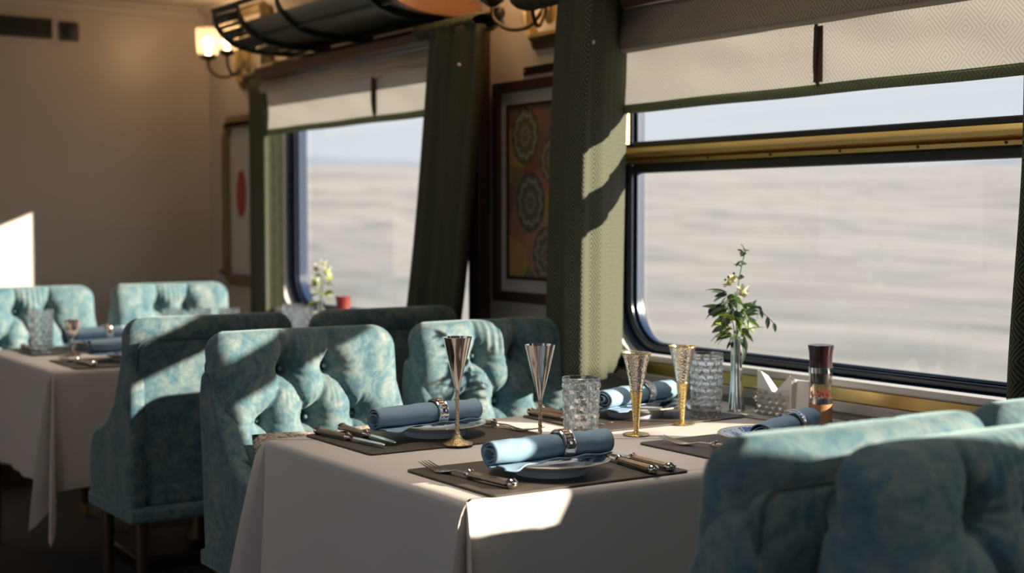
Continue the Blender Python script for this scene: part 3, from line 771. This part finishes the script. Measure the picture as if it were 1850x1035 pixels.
def make_flute():
    """silver flute on twisted stem"""
    root = thing('goblet', cat='goblet')
    bowl = [(.0, .117), (.0035, .117), (.0055, .124), (.014, .158), (.0235, .196), (.0320, .2325), (.0325, .2335), (.0310, .2335), (.0225, .197), (.013, .160), (.004, .128), (0, .126)]
    MB().lathe(bowl, 56).build('bowl', M['silver'], root, 60)
    def stem(u, v):
        a = 2*PI*v; z = lerp(.018, .119, u); r = interp([(0, .0075), (.12, .0046), (.5, .0038), (.9, .0042), (1, .0038)], u)
        r *= 1+.16*math.sin(3*a+u*60)
        return (r*math.cos(a), r*math.sin(a), z)
    MB().grid(stem, 90, 18, cv=True).build('stem', M['stemgold'], root, 0).data.shade_smooth()
    MB().lathe([(0, 0), (.033, 0), (.0345, .002), (.033, .004), (.022, .0065), (.012, .012), (.0078, .020), (0, .022)], 48).build('foot', M['stemgold'], root, 50)
    return root
def make_cone_goblet():
    """hammered silver bowl over a golden cone stem"""
    root = thing('goblet', cat='goblet')
    bowl = [(.0, .100), (.0135, .098), (.0140, .104), (.0235, .152), (.0325, .186), (.0330, .187), (.0315, .187), (.0225, .153), (.012, .108), (0, .106)]
    bo = MB().lathe(bowl, 64).build('bowl', M['hammered'], root, 60)
    MB().lathe([(.0326, .1845), (.0336, .1855), (.0336, .1885), (.0312, .1885), (.0310, .1845)], 64, cap=False).build('rim', M['gold'], bo)
    MB().lathe([(0, .003), (.0055, .003), (.006, .012), (.0095, .055), (.0138, .0965), (.0150, .099), (.0138, .102), (0, .102)], 40).build('stem', M['gold'], root, 50)
    MB().lathe([(0, 0), (.0300, 0), (.0312, .0015), (.0290, .0032), (.012, .005), (.006, .008), (0, .010)], 44).build('foot', M['gold'], root, 50)
    return root
def make_tumbler(H=.142, r0=.0365, r1=.0425, rows=8, cols=13):
    """crystal tumbler with a relief of staggered pillow-cut blocks"""
    nu, nv = cols*8, rows*8
    def outer(a, b):
        an = 2*PI*a; z = b*H; r = lerp(r0, r1, b)
        if b < .94:
            q = b/.94*rows; row = int(q); fz = q-row; fx = (a*cols+.5*(row % 2)) % 1
            e = math.sin(PI*fx)**.6; ez = math.sin(PI*fz)**.6
            r += .0042*e*ez-.0022
        return (r*math.cos(an), r*math.sin(an), z)
    m = MB().grid(outer, nu, nv, cu=True)
    m.lathe([(r1, H), (r1-.0012, H+.0012), (r1-.0028, H), (r0-.0055, .020), (r0-.010, .015), (0, .015)], nu, cap=False)
    m.lathe([(0, .0), (r0*.8, .0), (r0-.0022, 0)], nu, cap=False)
    return m.build('tumbler', M['crystal'], None, 14)

# ------------------------------------------------------------------ near table
def place(o, x, y, z, rz, label, cat=None, group=None):
    o.location = (x, y, z); o.rotation_euler = (0, 0, rz); tag(o, label, cat, group); return o
mat0, plate0 = make_mat(), make_plate()
SET = [(-2.258, 1.583, 'front aisle corner of the near table'), (-2.775, 1.612, 'rear aisle corner of the near table'),
       (-2.760, 2.195, 'window side behind the golden goblets'), (-2.268, 2.172, 'window side in front of the pepper mill')]
T2S = [(-4.80, 1.60, 'front of the far left table'), (-5.32, 1.60, 'rear of the far left table')]
MZ = TZ+.0035
for i, (x, y, wh) in enumerate(SET+T2S):
    place(mat0 if i == 0 else dup(mat0), x, y, TZ, 0, 'brown leather placemat at the '+wh, 'placemat', 'leather placemats')
PL = [(-2.232, 1.572), (-2.772, 1.632), (-2.765, 2.205), (-2.225, 2.150), (-4.80, 1.62), (-5.32, 1.66)]
for i, ((x, y), (_, _, wh)) in enumerate(zip(PL, SET+T2S)):
    place(plate0 if i == 0 else dup(plate0), x, y, MZ, i*.7, 'blue and white plate at the '+wh, 'plate', 'blue and white plates')
ring0 = make_ring()
NP = [(-2.207, 1.553, .0), (-2.735, 1.588, .06), (-2.745, 2.195, .25), (-2.150, 2.120, .437), (-4.80, 1.60, .05), (-5.33, 1.67, .05)]
for i, ((x, y, rz), (_, _, wh)) in enumerate(zip(NP, SET+T2S)):
    n = make_napkin(i+3); zz = MZ+.028
    if i in (0, 4): rz += 0.0
    place(n, x, y, zz, rz, 'rolled blue napkin on the plate at the '+wh, 'napkin', 'rolled blue napkins')
    off = .028
    place(ring0 if i == 0 else dup(ring0), x-off*math.sin(rz), y+off*math.cos(rz), zz+.0275, rz, 'silver ring around the napkin at the '+wh, 'napkin ring', 'silver napkin rings')
fork0, knife0 = make_fork(), make_knife()
FK = [(-2.270, 1.405, .10, 'fork with bronze handle left of the front napkin, near the cloth corner'), (-2.780, 1.805, PI+.22, 'fork right of the rear aisle napkin, tines toward the tumbler'),
      (-2.27, 2.020, .22, 'fork beside the plate in front of the pepper mill'), (-4.80, 1.425, .1, 'fork at the front corner of the far left table')]
for i, (x, y, rz, lb) in enumerate(FK):
    place(fork0 if i == 0 else dup(fork0), x, y, MZ, rz, lb, 'fork', 'forks').scale = (1.12, 1.12, 1.12)
KN = [(-2.232, 1.742, -.12, 'inner knife to the right of the front napkin'), (-2.236, 1.780, -.06, 'outer knife to the right of the front napkin'),
      (-2.800, 1.425, PI+.10, 'outer knife to the left of the rear aisle napkin'), (-2.815, 1.478, PI-.03, 'inner knife to the left of the rear aisle napkin'),
      (-2.790, 2.005, PI+.10, 'outer knife beside the napkin behind the golden goblet'), (-2.800, 2.045, PI+.05, 'inner knife beside the napkin behind the golden goblet'),
      (-5.33, 1.425, PI+.05, 'knife at the rear of the far left table beside the tumbler')]
for i, (x, y, rz, lb) in enumerate(KN):
    place(knife0 if i == 0 else dup(knife0), x, y, MZ, rz, lb, 'knife', 'knives').scale = (1.08, 1.08, 1.08)
place(dup(fork0), -2.83, 2.40, MZ, PI-.12, 'fork lying by the tall tumbler near the vase', 'fork', 'forks')
fl0 = make_flute()
place(fl0, -2.623, 1.600, MZ, 0, 'silver flute with twisted stem in front of the rear aisle napkin', 'goblet', 'silver flutes')
place(dup(fl0), -2.404, 1.667, TZ, 1.1, 'silver flute rising behind the front napkin, left of the wide tumbler', 'goblet', 'silver flutes')
cg0 = make_cone_goblet()
place(cg0, -2.531, 2.022, TZ, 0, 'hammered goblet on golden cone stem, nearer the cloth centre', 'goblet', 'hammered golden goblets')
place(dup(cg0), -2.606, 2.222, TZ, .6, 'hammered goblet on golden cone stem beside the tall tumbler', 'goblet', 'hammered golden goblets')
tu0 = make_tumbler()
place(tu0, -2.522, 1.859, TZ, 0, 'crystal tumbler between the silver flute and the golden goblet', 'tumbler', 'crystal tumblers')
tu1 = make_tumbler(.160, .0365, .0415, 9, 12)
place(tu1, -2.655, 2.342, TZ, .3, 'tall crystal tumbler next to the chrome vase', 'tumbler', 'crystal tumblers')

def make_vase(label, loc, H=.190):
    root = thing('vase', loc, label=label, cat='vase', group='chrome bud vases')
    def f(u, v):
        a = 2*PI*v; z = u*H; r = interp([(0, .0225), (.15, .019), (.45, .0145), (.75, .0135), (1, .0165)], u)*(1+.055*math.cos(7*a+.8*u))
        return (r*math.cos(a), r*math.sin(a), z)
    m = MB().grid(f, 40, 70, cv=True); m.lathe([(0, .001), (.0215, .001)], 30, cap=False); m.lathe([(.0165, H), (.0145, H), (.012, H-.05), (0, H-.05)], 30, cap=False)
    m.build('body', M['chrome'], root, 60)
    return root
make_vase('slim fluted chrome vase standing under the nearer window', (-2.709, 2.490, TZ))

def leaf_mesh(L, W, curl=.15, n=6):
    m = MB()
    for i in range(n+1):
        t = i/n; w_ = W*math.sin(PI*min(1, t*.93+.04))**.8*(1-.25*t); z = curl*L*(t*t)
        for s_ in (-1, 0, 1): m.v.append((t*L, s_*w_, -z+abs(s_)*w_*.35))
    for i in range(n):
        for k in range(2): m.f.append((i*3+k, (i+1)*3+k, (i+1)*3+k+1, i*3+k+1))
    me = m.mesh('leaf', 0); me.shade_smooth(); return me
LM = {'long': leaf_mesh(.052, .0075, .22), 'broad': leaf_mesh(.036, .011, .2), 'round': leaf_mesh(.020, .009, .1), 'petal': leaf_mesh(.022, .010, -.25), 'small': leaf_mesh(.024, .006, .2)}
LMM = {}
def leaf(parent, kind, mat, loc, direction, roll=0.0, sc=1.0, name='leaf'):
    key = (kind, mat)
    if key not in LMM:
        me = LM[kind].copy(); me.materials.append(M[mat]); LMM[key] = me
    o = bpy.data.objects.new(name, LMM[key]); C.objects.link(o); o.parent = parent
    q = Vector(direction).to_track_quat('X', 'Z'); e = (q.to_matrix() @ Matrix.Rotation(roll, 3, 'X')).to_euler()
    o.location = loc; o.rotation_euler = e; o.scale = (sc, sc, sc); return o
def flower(parent, c, n, mat, face, sc=1.0, dark=True):
    q = Vector(face).to_track_quat('Z', 'X').to_matrix()
    for k in range(n):
        a = 2*PI*k/n; d = q @ Vector((math.cos(a), math.sin(a), .35+.15*(k % 2)))
        leaf(parent, 'petal', mat, Vector(c), d, 0, sc, 'petal')
    MB().lathe([(0, -.004), (.006, -.003), (.0085, .002), (.006, .007), (0, .009)], 12).xf(Matrix.Translation(Vector(c)+q @ Vector((0, 0, .004))) @ q.to_4x4() @ Matrix.Scale(sc, 4)).build('flower_centre', M['anther'] if dark else M['ypetal'], parent)
rnd = random.Random(21)
b1 = thing('flower_bouquet', (-2.709, 2.490, TZ+.185), label='loose bouquet of leaves and white anemones in the vase by the nearer window', cat='bouquet', group='bouquets')
st = MB()
st.tube(spline([(0, 0, -.06), (.004, -.004, .05), (.006, 0, .14), (.026, .004, .225)], 6), .0013, 6)
st.tube(spline([(0, 0, -.06), (.01, -.002, .02), (.06, -.004, .085), (.10, 0, .07), (.135, .004, .045)], 6), .0011, 6)
st.tube(spline([(0, 0, -.06), (-.01, 0, .03), (-.03, -.005, .085)], 6), .0014, 6); st.tube(spline([(0, 0, -.06), (0, .004, .05), (-.004, .0, .12)], 6), .0016, 6)
st.build('stems', M['stem'], b1)
for k in range(92):       # the dense body of leaves above the vase mouth
    z = rnd.uniform(-.006, .118); a = rnd.uniform(0, 2*PI); w_ = .012+.026*math.sin(min(1, max(0, z)/.11)*PI*.8)
    p = Vector((math.cos(a)*w_*rnd.uniform(.2, 1)-.012*z/.1, math.sin(a)*w_*.8, z))
    d = Vector((math.cos(a)*rnd.uniform(.5, 1)-.35, math.sin(a)*.8, rnd.uniform(-.9, .35)))
    leaf(b1, rnd.choice(['long', 'broad', 'broad', 'long']), rnd.choice(['leaf', 'leaf', 'eleaf', 'yleaf']) if z < .07 else rnd.choice(['leaf', 'eleaf']), p, d, rnd.uniform(-1, 1), rnd.uniform(.75, 1.2))
for p, d in (((.008, 0, .150), (-.3, -.4, .6)), ((.010, 0, .152), (.8, -.2, .5)), ((.016, 0, .185), (-.7, -.4, .3)), ((.018, 0, .19), (.9, -.3, .4)), ((.02, 0, .2), (-.5, -.4, -.5)), ((.024, .003, .218), (-.8, -.3, .5)), ((.026, .003, .224), (.8, -.4, .3)), ((.026, .003, .226), (-.2, -.5, .9)), ((.024, .003, .222), (.3, -.6, -.3))):
    leaf(b1, 'round', 'eleaf', p, d, rnd.uniform(-.6, .6), 1.1)
for p, d in (((.066, 0, .088), (.4, -.3, .6)), ((.075, 0, .087), (.8, -.2, -.2)), ((.085, 0, .08), (-.2, -.3, -.9)), ((.088, 0, .08), (.5, -.2, -.8)), ((.072, 0, .085), (-.8, -.4, -.5)), ((.112, 0, .062), (.3, -.2, -.9)), ((.132, .003, .048), (.6, -.3, -.8)), ((.02, 0, -.0), (.6, -.3, -1.0)), ((.03, 0, .01), (.5, -.4, -.9)), ((.024, 0, -.01), (.3, -.2, -1.0)), ((.03, 0, -.02), (.15, -.2, -1)), ((.036, 0, .0), (.3, -.3, -1))):
    leaf(b1, 'small' if p[0] > .06 else 'long', 'eleaf', p, d, rnd.uniform(-.8, .8), rnd.uniform(.95, 1.25) if p[0] > .06 else .85)
flower(b1, (-.012, -.006, .140), 7, 'ypetal', (-.3, -.6, .6), 1.15, False)
flower(b1, (.022, .0, .118), 6, 'petal', (.6, -.5, .3), 1.15, False)
flower(b1, (-.062, -.008, .068), 6, 'petal', (-.8, -.5, .1), .75, True)
MB().lathe([(0, -.011), (.009, -.008), (.011, 0), (.009, .008), (0, .011)], 14, (-.068, -.022, .066)).build('flower_centre', M['anther'], b1)
for p in ((-.032, -.01, .150), (-.034, -.01, .134), (-.018, -.012, .158), (0, -.01, .168), (.028, -.01, .163)):
    MB().lathe([(0, -.004), (.004, 0), (0, .004)], 8, p).build('bud', M['anther'], b1)

# pepper mill
def make_mill(loc, label, capm, s_=1.0):
    root = thing('pepper_mill', loc, label=label, cat='pepper mill', group='pepper mills'); root.scale = (s_, s_, s_)
    MB().lathe([(0, 0), (.0290, 0), (.0295, .002), (.0285, .020), (.0280, .050), (0, .050)], 40).build('wood_base', M['millwood'], root, 40)
    MB().lathe([(.0278, .0), (.0282, .0), (.0282, .014), (.0278, .014)], 40, (0, 0, .050)).build('lower_band', M['chrome'], root)
    MB().lathe([(.0278, .064), (.0282, .066), (.0280, .128), (.0272, .128), (.0270, .066)], 40, cap=False).build('glass_body', M['lampglass'], root)
    pc = MB(); rr_ = random.Random(4)
    for k in range(70):
        a = rr_.uniform(0, 2*PI); r = .024*math.sqrt(rr_.random()); z = .067+rr_.random()*.012
        pc.lathe([(0, -.0026), (.0026, 0), (0, .0026)], 6, (r*math.cos(a), r*math.sin(a), z), False)
    tag(pc.build('peppercorns', M['pepper'], root), kind='stuff')
    MB().lathe([(0, .098), (.0245, .098), (.0245, .124), (0, .124)], 32).build('grinder', M['black'], root)
    MB().lathe([(.0, .124), (.0286, .124), (.0288, .137), (0, .137)], 40).build('collar', M['chrome'], root)
    MB().lathe([(0, .137), (.0278, .137), (.0268, .150), (.0278, .170), (.0305, .185), (.0312, .189), (.0300, .1905), (.0, .1880)], 48).build('cap', capm, root, 45)
    return root
make_mill((-2.420, 2.497, TZ), 'pepper mill with burgundy cap and wooden foot under the nearer window', M['cap'])

# napkin holder with paper napkins
hd = thing('napkin_holder', (-2.545, 2.475, TZ), .10, 'cut-glass napkin holder between the vase and the pepper mill', 'napkin holder')
MB().box(-.085, .062, -.045, .045, .0, .010).build('base_tray', M['chrome'], hd, 40, .004)
for sy in (-1, 1):
    gp = MB(); yf = sy*.022
    out = [(-.055, .010), (.055, .010), (.055, .076), (.018, .070), (0, .058), (-.018, .070), (-.055, .076)]
    gp.prism(out, 'y', yf-.006, yf+.006)
    gb = gp.build('glass_side', M['cutglass'], hd, 20, .002)
    for r_ in range(4):
        for c_ in range(5):
            cx, cz = -.044+c_*.022+(.011 if r_ % 2 else 0), .020+r_*.014
            if cx > .05: continue
            MB().add([(cx-.010, yf+sy*.006, cz), (cx, yf+sy*.006, cz-.0085), (cx+.010, yf+sy*.006, cz), (cx, yf+sy*.006, cz+.0085), (cx, yf+sy*.0125, cz)], [(0, 1, 4), (1, 2, 4), (2, 3, 4), (3, 0, 4)]).build('facet', M['cutfacet'], gb, 0)
for k in range(7):
    y = -.012+k*.004
    p = MB().prism([(-.052, .0), (.0, .0), (.056, .0), (.058+.002*k, .098-.003*k), (.050, .100-.003*k), (.0, .052), (-.040, .104-.002*k), (-.052, .106-.002*k)], 'y', y-.0012, y+.0012)
    o = p.build('paper_napkin', M['paper'], None, 0); o.location = (-2.545, 2.475, TZ+.0105); o.rotation_euler = (0, 0, .10)
    tag(o, 'white paper napkin fanned out in the cut-glass holder', 'paper napkin', 'paper napkins in the glass holder')
for k in range(3):
    p = MB().prism([(-.030, .0), (.030, .0), (.032, .098), (-.030, .100)], 'y', k*.006-.0015, k*.006+.0015)
    o = p.build('paper_napkin', M['paper'], None, 0); o.location = (-2.478, 2.485, TZ+.0005); o.rotation_euler = (0, 0, .25)
    tag(o, 'white paper napkin upright between the glass holder and the pepper mill', 'paper napkin', 'paper napkins beside the pepper mill')

# ------------------------------------------------------------------ far table tableware
place(dup(tu1), -5.250, 1.432, TZ, .2, 'crystal tumbler at the aisle edge of the far left table', 'tumbler', 'crystal tumblers')
def make_chalice(loc, label):
    root = thing('goblet', loc, label=label, cat='goblet', group='silver goblets')
    MB().lathe([(0, .072), (.006, .072), (.016, .078), (.023, .090), (.0255, .105), (.027, .125), (.0285, .130), (.027, .130), (.0245, .106), (.020, .088), (0, .080)], 40).build('bowl', M['silver'], root, 60)
    MB().lathe([(0, .008), (.006, .010), (.0045, .03), (.0075, .045), (.0045, .055), (.005, .073), (0, .073)], 20).build('stem', M['silver'], root, 60)
    MB().lathe([(0, 0), (.027, 0), (.028, .002), (.018, .006), (.006, .012), (0, .012)], 36).build('foot', M['silver'], root, 60)
    return root
make_chalice((-5.10, 1.500, TZ), 'silver goblet in front of the tumbler on the far left table')
make_mill((-4.945, 2.50, TZ), 'pepper mill with red cap under the farther window', M['redcap'])
make_vase('slim chrome vase under the farther window', (-5.120, 2.49, TZ), .165)
b2 = thing('flower_bouquet', (-5.120, 2.49, TZ+.160), label='small bouquet of white anemones with lime leaves under the farther window', cat='bouquet', group='bouquets')
MB().tube(spline([(0, 0, -.06), (.002, 0, .05), (.008, 0, .10)], 5), .002, 6).tube(spline([(0, 0, -.06), (.01, 0, .05), (.04, 0, .09)], 5), .002, 6).build('stems', M['stem'], b2)
for k in range(26):
    a = rnd.uniform(0, 2*PI); z = rnd.uniform(-.005, .12)
    leaf(b2, 'broad', 'yleaf' if k % 4 else 'leaf', (math.cos(a)*.02*rnd.random()+.008*z/.1, math.sin(a)*.018, z), (math.cos(a), math.sin(a), rnd.uniform(-.3, .5)), rnd.uniform(-1, 1), 1.0)
flower(b2, (.0, -.02, .075), 7, 'petal', (.3, -.8, .3), 1.3); flower(b2, (.002, -.015, .128), 7, 'petal', (.2, -.7, .5), 1.3); flower(b2, (.058, .0, .118), 7, 'petal', (.8, -.4, .4), 1.4, False); flower(b2, (.03, .0, .148), 6, 'petal', (.4, -.4, .8), 1.1, False)
tsm = make_tumbler(.150, .0375, .0405, 8, 12)
for i, (x, y, lb) in enumerate(((-5.19, 2.40, 'crystal tumbler left of the small chrome vase under the farther window'), (-5.03, 2.371, 'crystal tumbler right behind the green chair back, below the farther vase'))):
    place(tsm if i == 0 else dup(tsm), x, y, TZ, i, lb, 'tumbler', 'crystal tumblers')
tlo = make_tumbler(.136, .038, .041, 7, 12)
for i, (x, y, lb) in enumerate(((-5.375, 1.974, 'crystal tumbler seen over the far chair back, leftmost of three'), (-5.345, 2.075, 'crystal tumbler seen over the far chair back, middle of three'), (-5.285, 2.170, 'crystal tumbler seen over the far chair back, rightmost of three'))):
    place(tlo if i == 0 else dup(tlo), x, y, TZ, i, lb, 'tumbler', 'crystal tumblers')

# ================================================================== wall furniture
# luggage rack
def make_rack(x0, x1, label):
    root = thing('luggage_rack', ((x0+x1)/2, WY, 1.945), label=label, cat='luggage rack', group='luggage racks'); h = (x1-x0)/2
    prof = [(-.41, .150), (-.405, .115), (-.382, .075), (-.34, .040), (-.29, .018), (-.21, .004), (-.10, .0), (-.005, .0)]
    cur = spline([(0, y, z) for y, z in prof], 6)
    # curved sheet, set in from the ends, and open perforated end bays
    n = len(cur)-1
    i0, i1 = int(n*.30), n
    def sheet(u, v):
        p = cur[i0+round(v*(i1-i0))]; return (lerp(-h+.26, h, u), p.y, p.z+.010)
    MB().grid(sheet, 4, i1-i0).build('curved_sheet', M['racksheet'], root, 0).data.shade_smooth()
    for k in (0, n//2, n-4):
        p = cur[k]; MB().tube([(-h, p.y, p.z+.004), (h, p.y, p.z+.004)], .0075 if k else .011, 8).build('rail', M['rack'], root)
    for k in range(2, n-2, 3):
        p = cur[k]; MB().tube([(-h+.01, p.y, p.z+.002), (-h+.25, p.y, p.z+.002)], .0085, 6).build('slat', M['rack'], root)
    for xr in (-h, -h+.25, -h+.62, h-.12):
        m = MB()
        for k in range(n):
            a, b = cur[k], cur[k+1]
            m.add([(xr-.010, a.y, a.z-.014), (xr+.010, a.y, a.z-.014), (xr+.010, b.y, b.z-.014), (xr-.010, b.y, b.z-.014), (xr-.010, a.y+.004, a.z+.012), (xr+.010, a.y+.004, a.z+.012), (xr+.010, b.y+.004, b.z+.012), (xr-.010, b.y+.004, b.z+.012)],
                  [(0, 1, 2, 3), (4, 7, 6, 5), (0, 3, 7, 4), (1, 5, 6, 2)])
        m.build('bracket', M['rack'], root, 40)
    # pierced scroll work of the first bay
    for j in range(4):
        for i in range(3):
            k = int(n*(.18+.2*j)); p = cur[min(k, n)]; pts = []
            for s_ in range(13):
                a = 2*PI*s_/12; pts.append((-h+.06+i*.065+.024*math.cos(a), p.y+.030*math.sin(a)*.8, p.z+.006+.014*math.sin(a)*(1 if k < n*.5 else .1)))
            MB().tube(pts, .0085, 6).build('scroll', M['rack'], root)
    ep = [(p.y, p.z-.012) for p in cur]+[(-.005, .05), (-.12, .05), (-.24, .062), (-.32, .09), (-.38, .165)]
    MB().prism(ep, 'x', h, h+.03).build('end_panel', M['copperwood'], root, 40, .005)
    MB().box(-h, h, -.02, -.004, -.055, -.030).build('wall_rail', M['racksheet'], root, 40, .003)
    MB().tube([(-h, -.055, -.022), (h, -.055, -.022)], .011, 10).build('hat_rail', M['rack'], root)
    return root
make_rack(-5.62, -4.22, 'dark green iron luggage rack with curved brackets above the farther window')
make_rack(-3.25, -1.90, 'dark iron luggage rack above the nearer window')
# sconces
def make_sconce(x, z, power, label):
    root = thing('wall_sconce', (x, WY, z), label=label, cat='wall lamp', group='brass wall sconces')
    def octo(e): return [(-.19+e, -.02+.055-.4*e), (-.135+.4*e, -.075+e*.9), (.135-.4*e, -.075+e*.9), (.19-e, -.02+.055-.4*e), (.19-e, .26), (.135, .32-e), (-.135, .32-e), (-.19+e, .26)]
    a = MB(); pr = [(0, 0), (.0, -.018), (.016, -.030), (.022, -.026), (.038, -.050), (.052, -.042), (.060, -.010)]
    n = 8
    for e, y in pr: a.v += [(p[0], y, p[1]) for p in octo(e)]
    for k in range(len(pr)-1):
        for i in range(n): a.f.append((k*n+i, k*n+(i+1) % n, (k+1)*n+(i+1) % n, (k+1)*n+i))
    a.build('moulded_frame', M['olive'], root, 25)
    MB().prism(octo(.055), 'y', -.012, 0).build('back_panel', M['wall'], root)
    MB().lathe([(0, -.05), (.010, -.045), (.020, -.02), (.020, .05), (.028, .07), (.016, .09), (0, .10)], 18, (0, -.045, .04)).build('back_plate', M['brass'], root)
    for s_ in (-1, 1):
        arm = MB().tube(spline([(0, -.06, .05), (s_*.03, -.10, -.015), (s_*.075, -.15, -.025), (s_*.108, -.185, .01), (s_*.112, -.19, .052)], 8), .0065, 8).build('arm', M['iron'], root)
        MB().lathe([(0, .046), (.012, .048), (.035, .062), (.040, .070), (.036, .074), (0, .070)], 24, (s_*.112, -.19, 0)).build('cup', M['iron'], arm)
        sd = MB().lathe([(.044, .076), (.050, .082), (.054, .130), (.057, .195), (.054, .195), (.051, .130), (.047, .084)], 32, (s_*.112, -.19, 0), False).build('glass_shade', M['shade'], root)
        MB().lathe([(0, .076), (.010, .078), (.010, .098), (.018, .115), (.022, .135), (.015, .152), (0, .158)], 18, (s_*.112, -.19, 0)).build('bulb', M['bulb'], sd)
        ld = bpy.data.lights.new('sconce_light', 'POINT'); ld.energy = power; ld.color = (1.0, .62, .32); ld.shadow_soft_size = .02
        lo = bpy.data.objects.new('sconce_light', ld); C.objects.link(lo); lo.parent = root; lo.location = (s_*.112, -.19, .215)
    return root
make_sconce(-6.12, 1.915, .75, 'lit brass sconce with glass shades at the left, beside the end wall')
make_sconce(-3.72, 1.870, 1.9, 'brass sconce at the top edge, above the framed print')
# brass plate over print
bp = thing('brass_plaque', (-3.825, WY, 1.731), label='narrow brass plaque on the wall above the framed print', cat='plaque')
MB().prism(rrect(-.105, .105, -.014, .014, .008, 4), 'y', -.006, 0).build('plate', M['iron'], bp, 40, .002)
for s_ in (-1, 1): MB().lathe([(0, 0), (.005, .0), (.004, .004), (0, .005)], 10).xf(Matrix.Translation((s_*.095, -.006, 0)) @ Matrix.Rotation(PI/2, 4, 'X')).build('screw', M['brass'], bp)
# framed print
pc = thing('framed_print', (-3.80, WY, 1.333), label='brown-framed print of round medallions between the two windows', cat='picture')
MB().ring(rrect(-.285, .285, -.368, .368, .004, 1), rrect(-.250, .250, -.333, .333, .002, 1), 'y', -.028, 0).build('frame', M['picframe'], pc, 30, .006, 3)
MB().box(-.252, .252, -.012, -.004, -.335, .335).build('mount', M['mount'], pc)
MB().ring(rrect(-.212, .212, -.292, .292, .002, 1), rrect(-.200, .200, -.280, .280, .002, 1), 'y', -.018, -.010).build('inner_frame', M['picframe'], pc, 30)
MB().box(-.201, .201, -.0135, -.012, -.281, .281).build('art', M['art'], pc)
# ornate frame near the end wall
lp = thing('ornate_frame', (-6.24, WY, 1.33), label='olive ornate wall frame half hidden by the far left curtain', cat='picture')
def orn(e): return [(-.245+e, -.30), (-.235+e, -.36), (-.17, -.405+e), (.17, -.405+e), (.235-e, -.36), (.245-e, -.30), (.245-e, .30), (.215-e, .33), (.19, .395-e), (-.19, .395-e), (-.215+e, .33), (-.245+e, .30)]
MB().ring(orn(0), orn(.055), 'y', -.030, 0).build('frame', M['olive'], lp, 30, .010, 3)
MB().prism(orn(.05), 'y', -.008, 0).build('mount', M['mount'], lp)
MB().prism([(.0+.05*math.cos(2*PI*k/18)-.05, .11*math.sin(2*PI*k/18)+.03) for k in range(18)], 'y', -.014, -.008).build('red_motif', M['red'], lp)
for s_ in (-1, 1): MB().lathe([(0, -.02), (.018, -.012), (.026, 0), (.018, .012), (0, .02)], 12, (s_*.225, -.03, -.34)).build('scroll', M['olive'], lp)
# vents on the end wall
vt = thing('air_vent', (XE, 1.70, 2.118), label='long dark air vent high on the end wall', cat='vent')
MB().ring(rrect(-.20, .195, -.046, .046, .003, 1), rrect(-.185, .18, -.034, .034, .002, 1), 'x', 0, .014).build('frame', M['vent'], vt, 30, .002)
MB().box(0, .003, -.19, .185, -.038, .038).build('backing', M['black'], vt)
for k in range(5): MB().box(.002, .012, -.187, .182, -.030+k*.014, -.026+k*.014).build('slat', M['vent'], vt)
sp2 = thing('wall_speaker', (XE, 1.973, 2.112), label='small square dark speaker beside the vent on the end wall', cat='speaker')
MB().prism(rrect(-.044, .044, -.044, .044, .006, 3), 'x', 0, .012).build('case', M['vent'], sp2, 40, .002)
MB().lathe([(.0, 0), (.032, 0), (.034, .004), (.030, .006), (.0, .003)], 28).xf(Matrix.Translation((.012, 0, 0)) @ Matrix.Rotation(PI/2, 4, 'Y')).build('grille', M['black'], sp2)
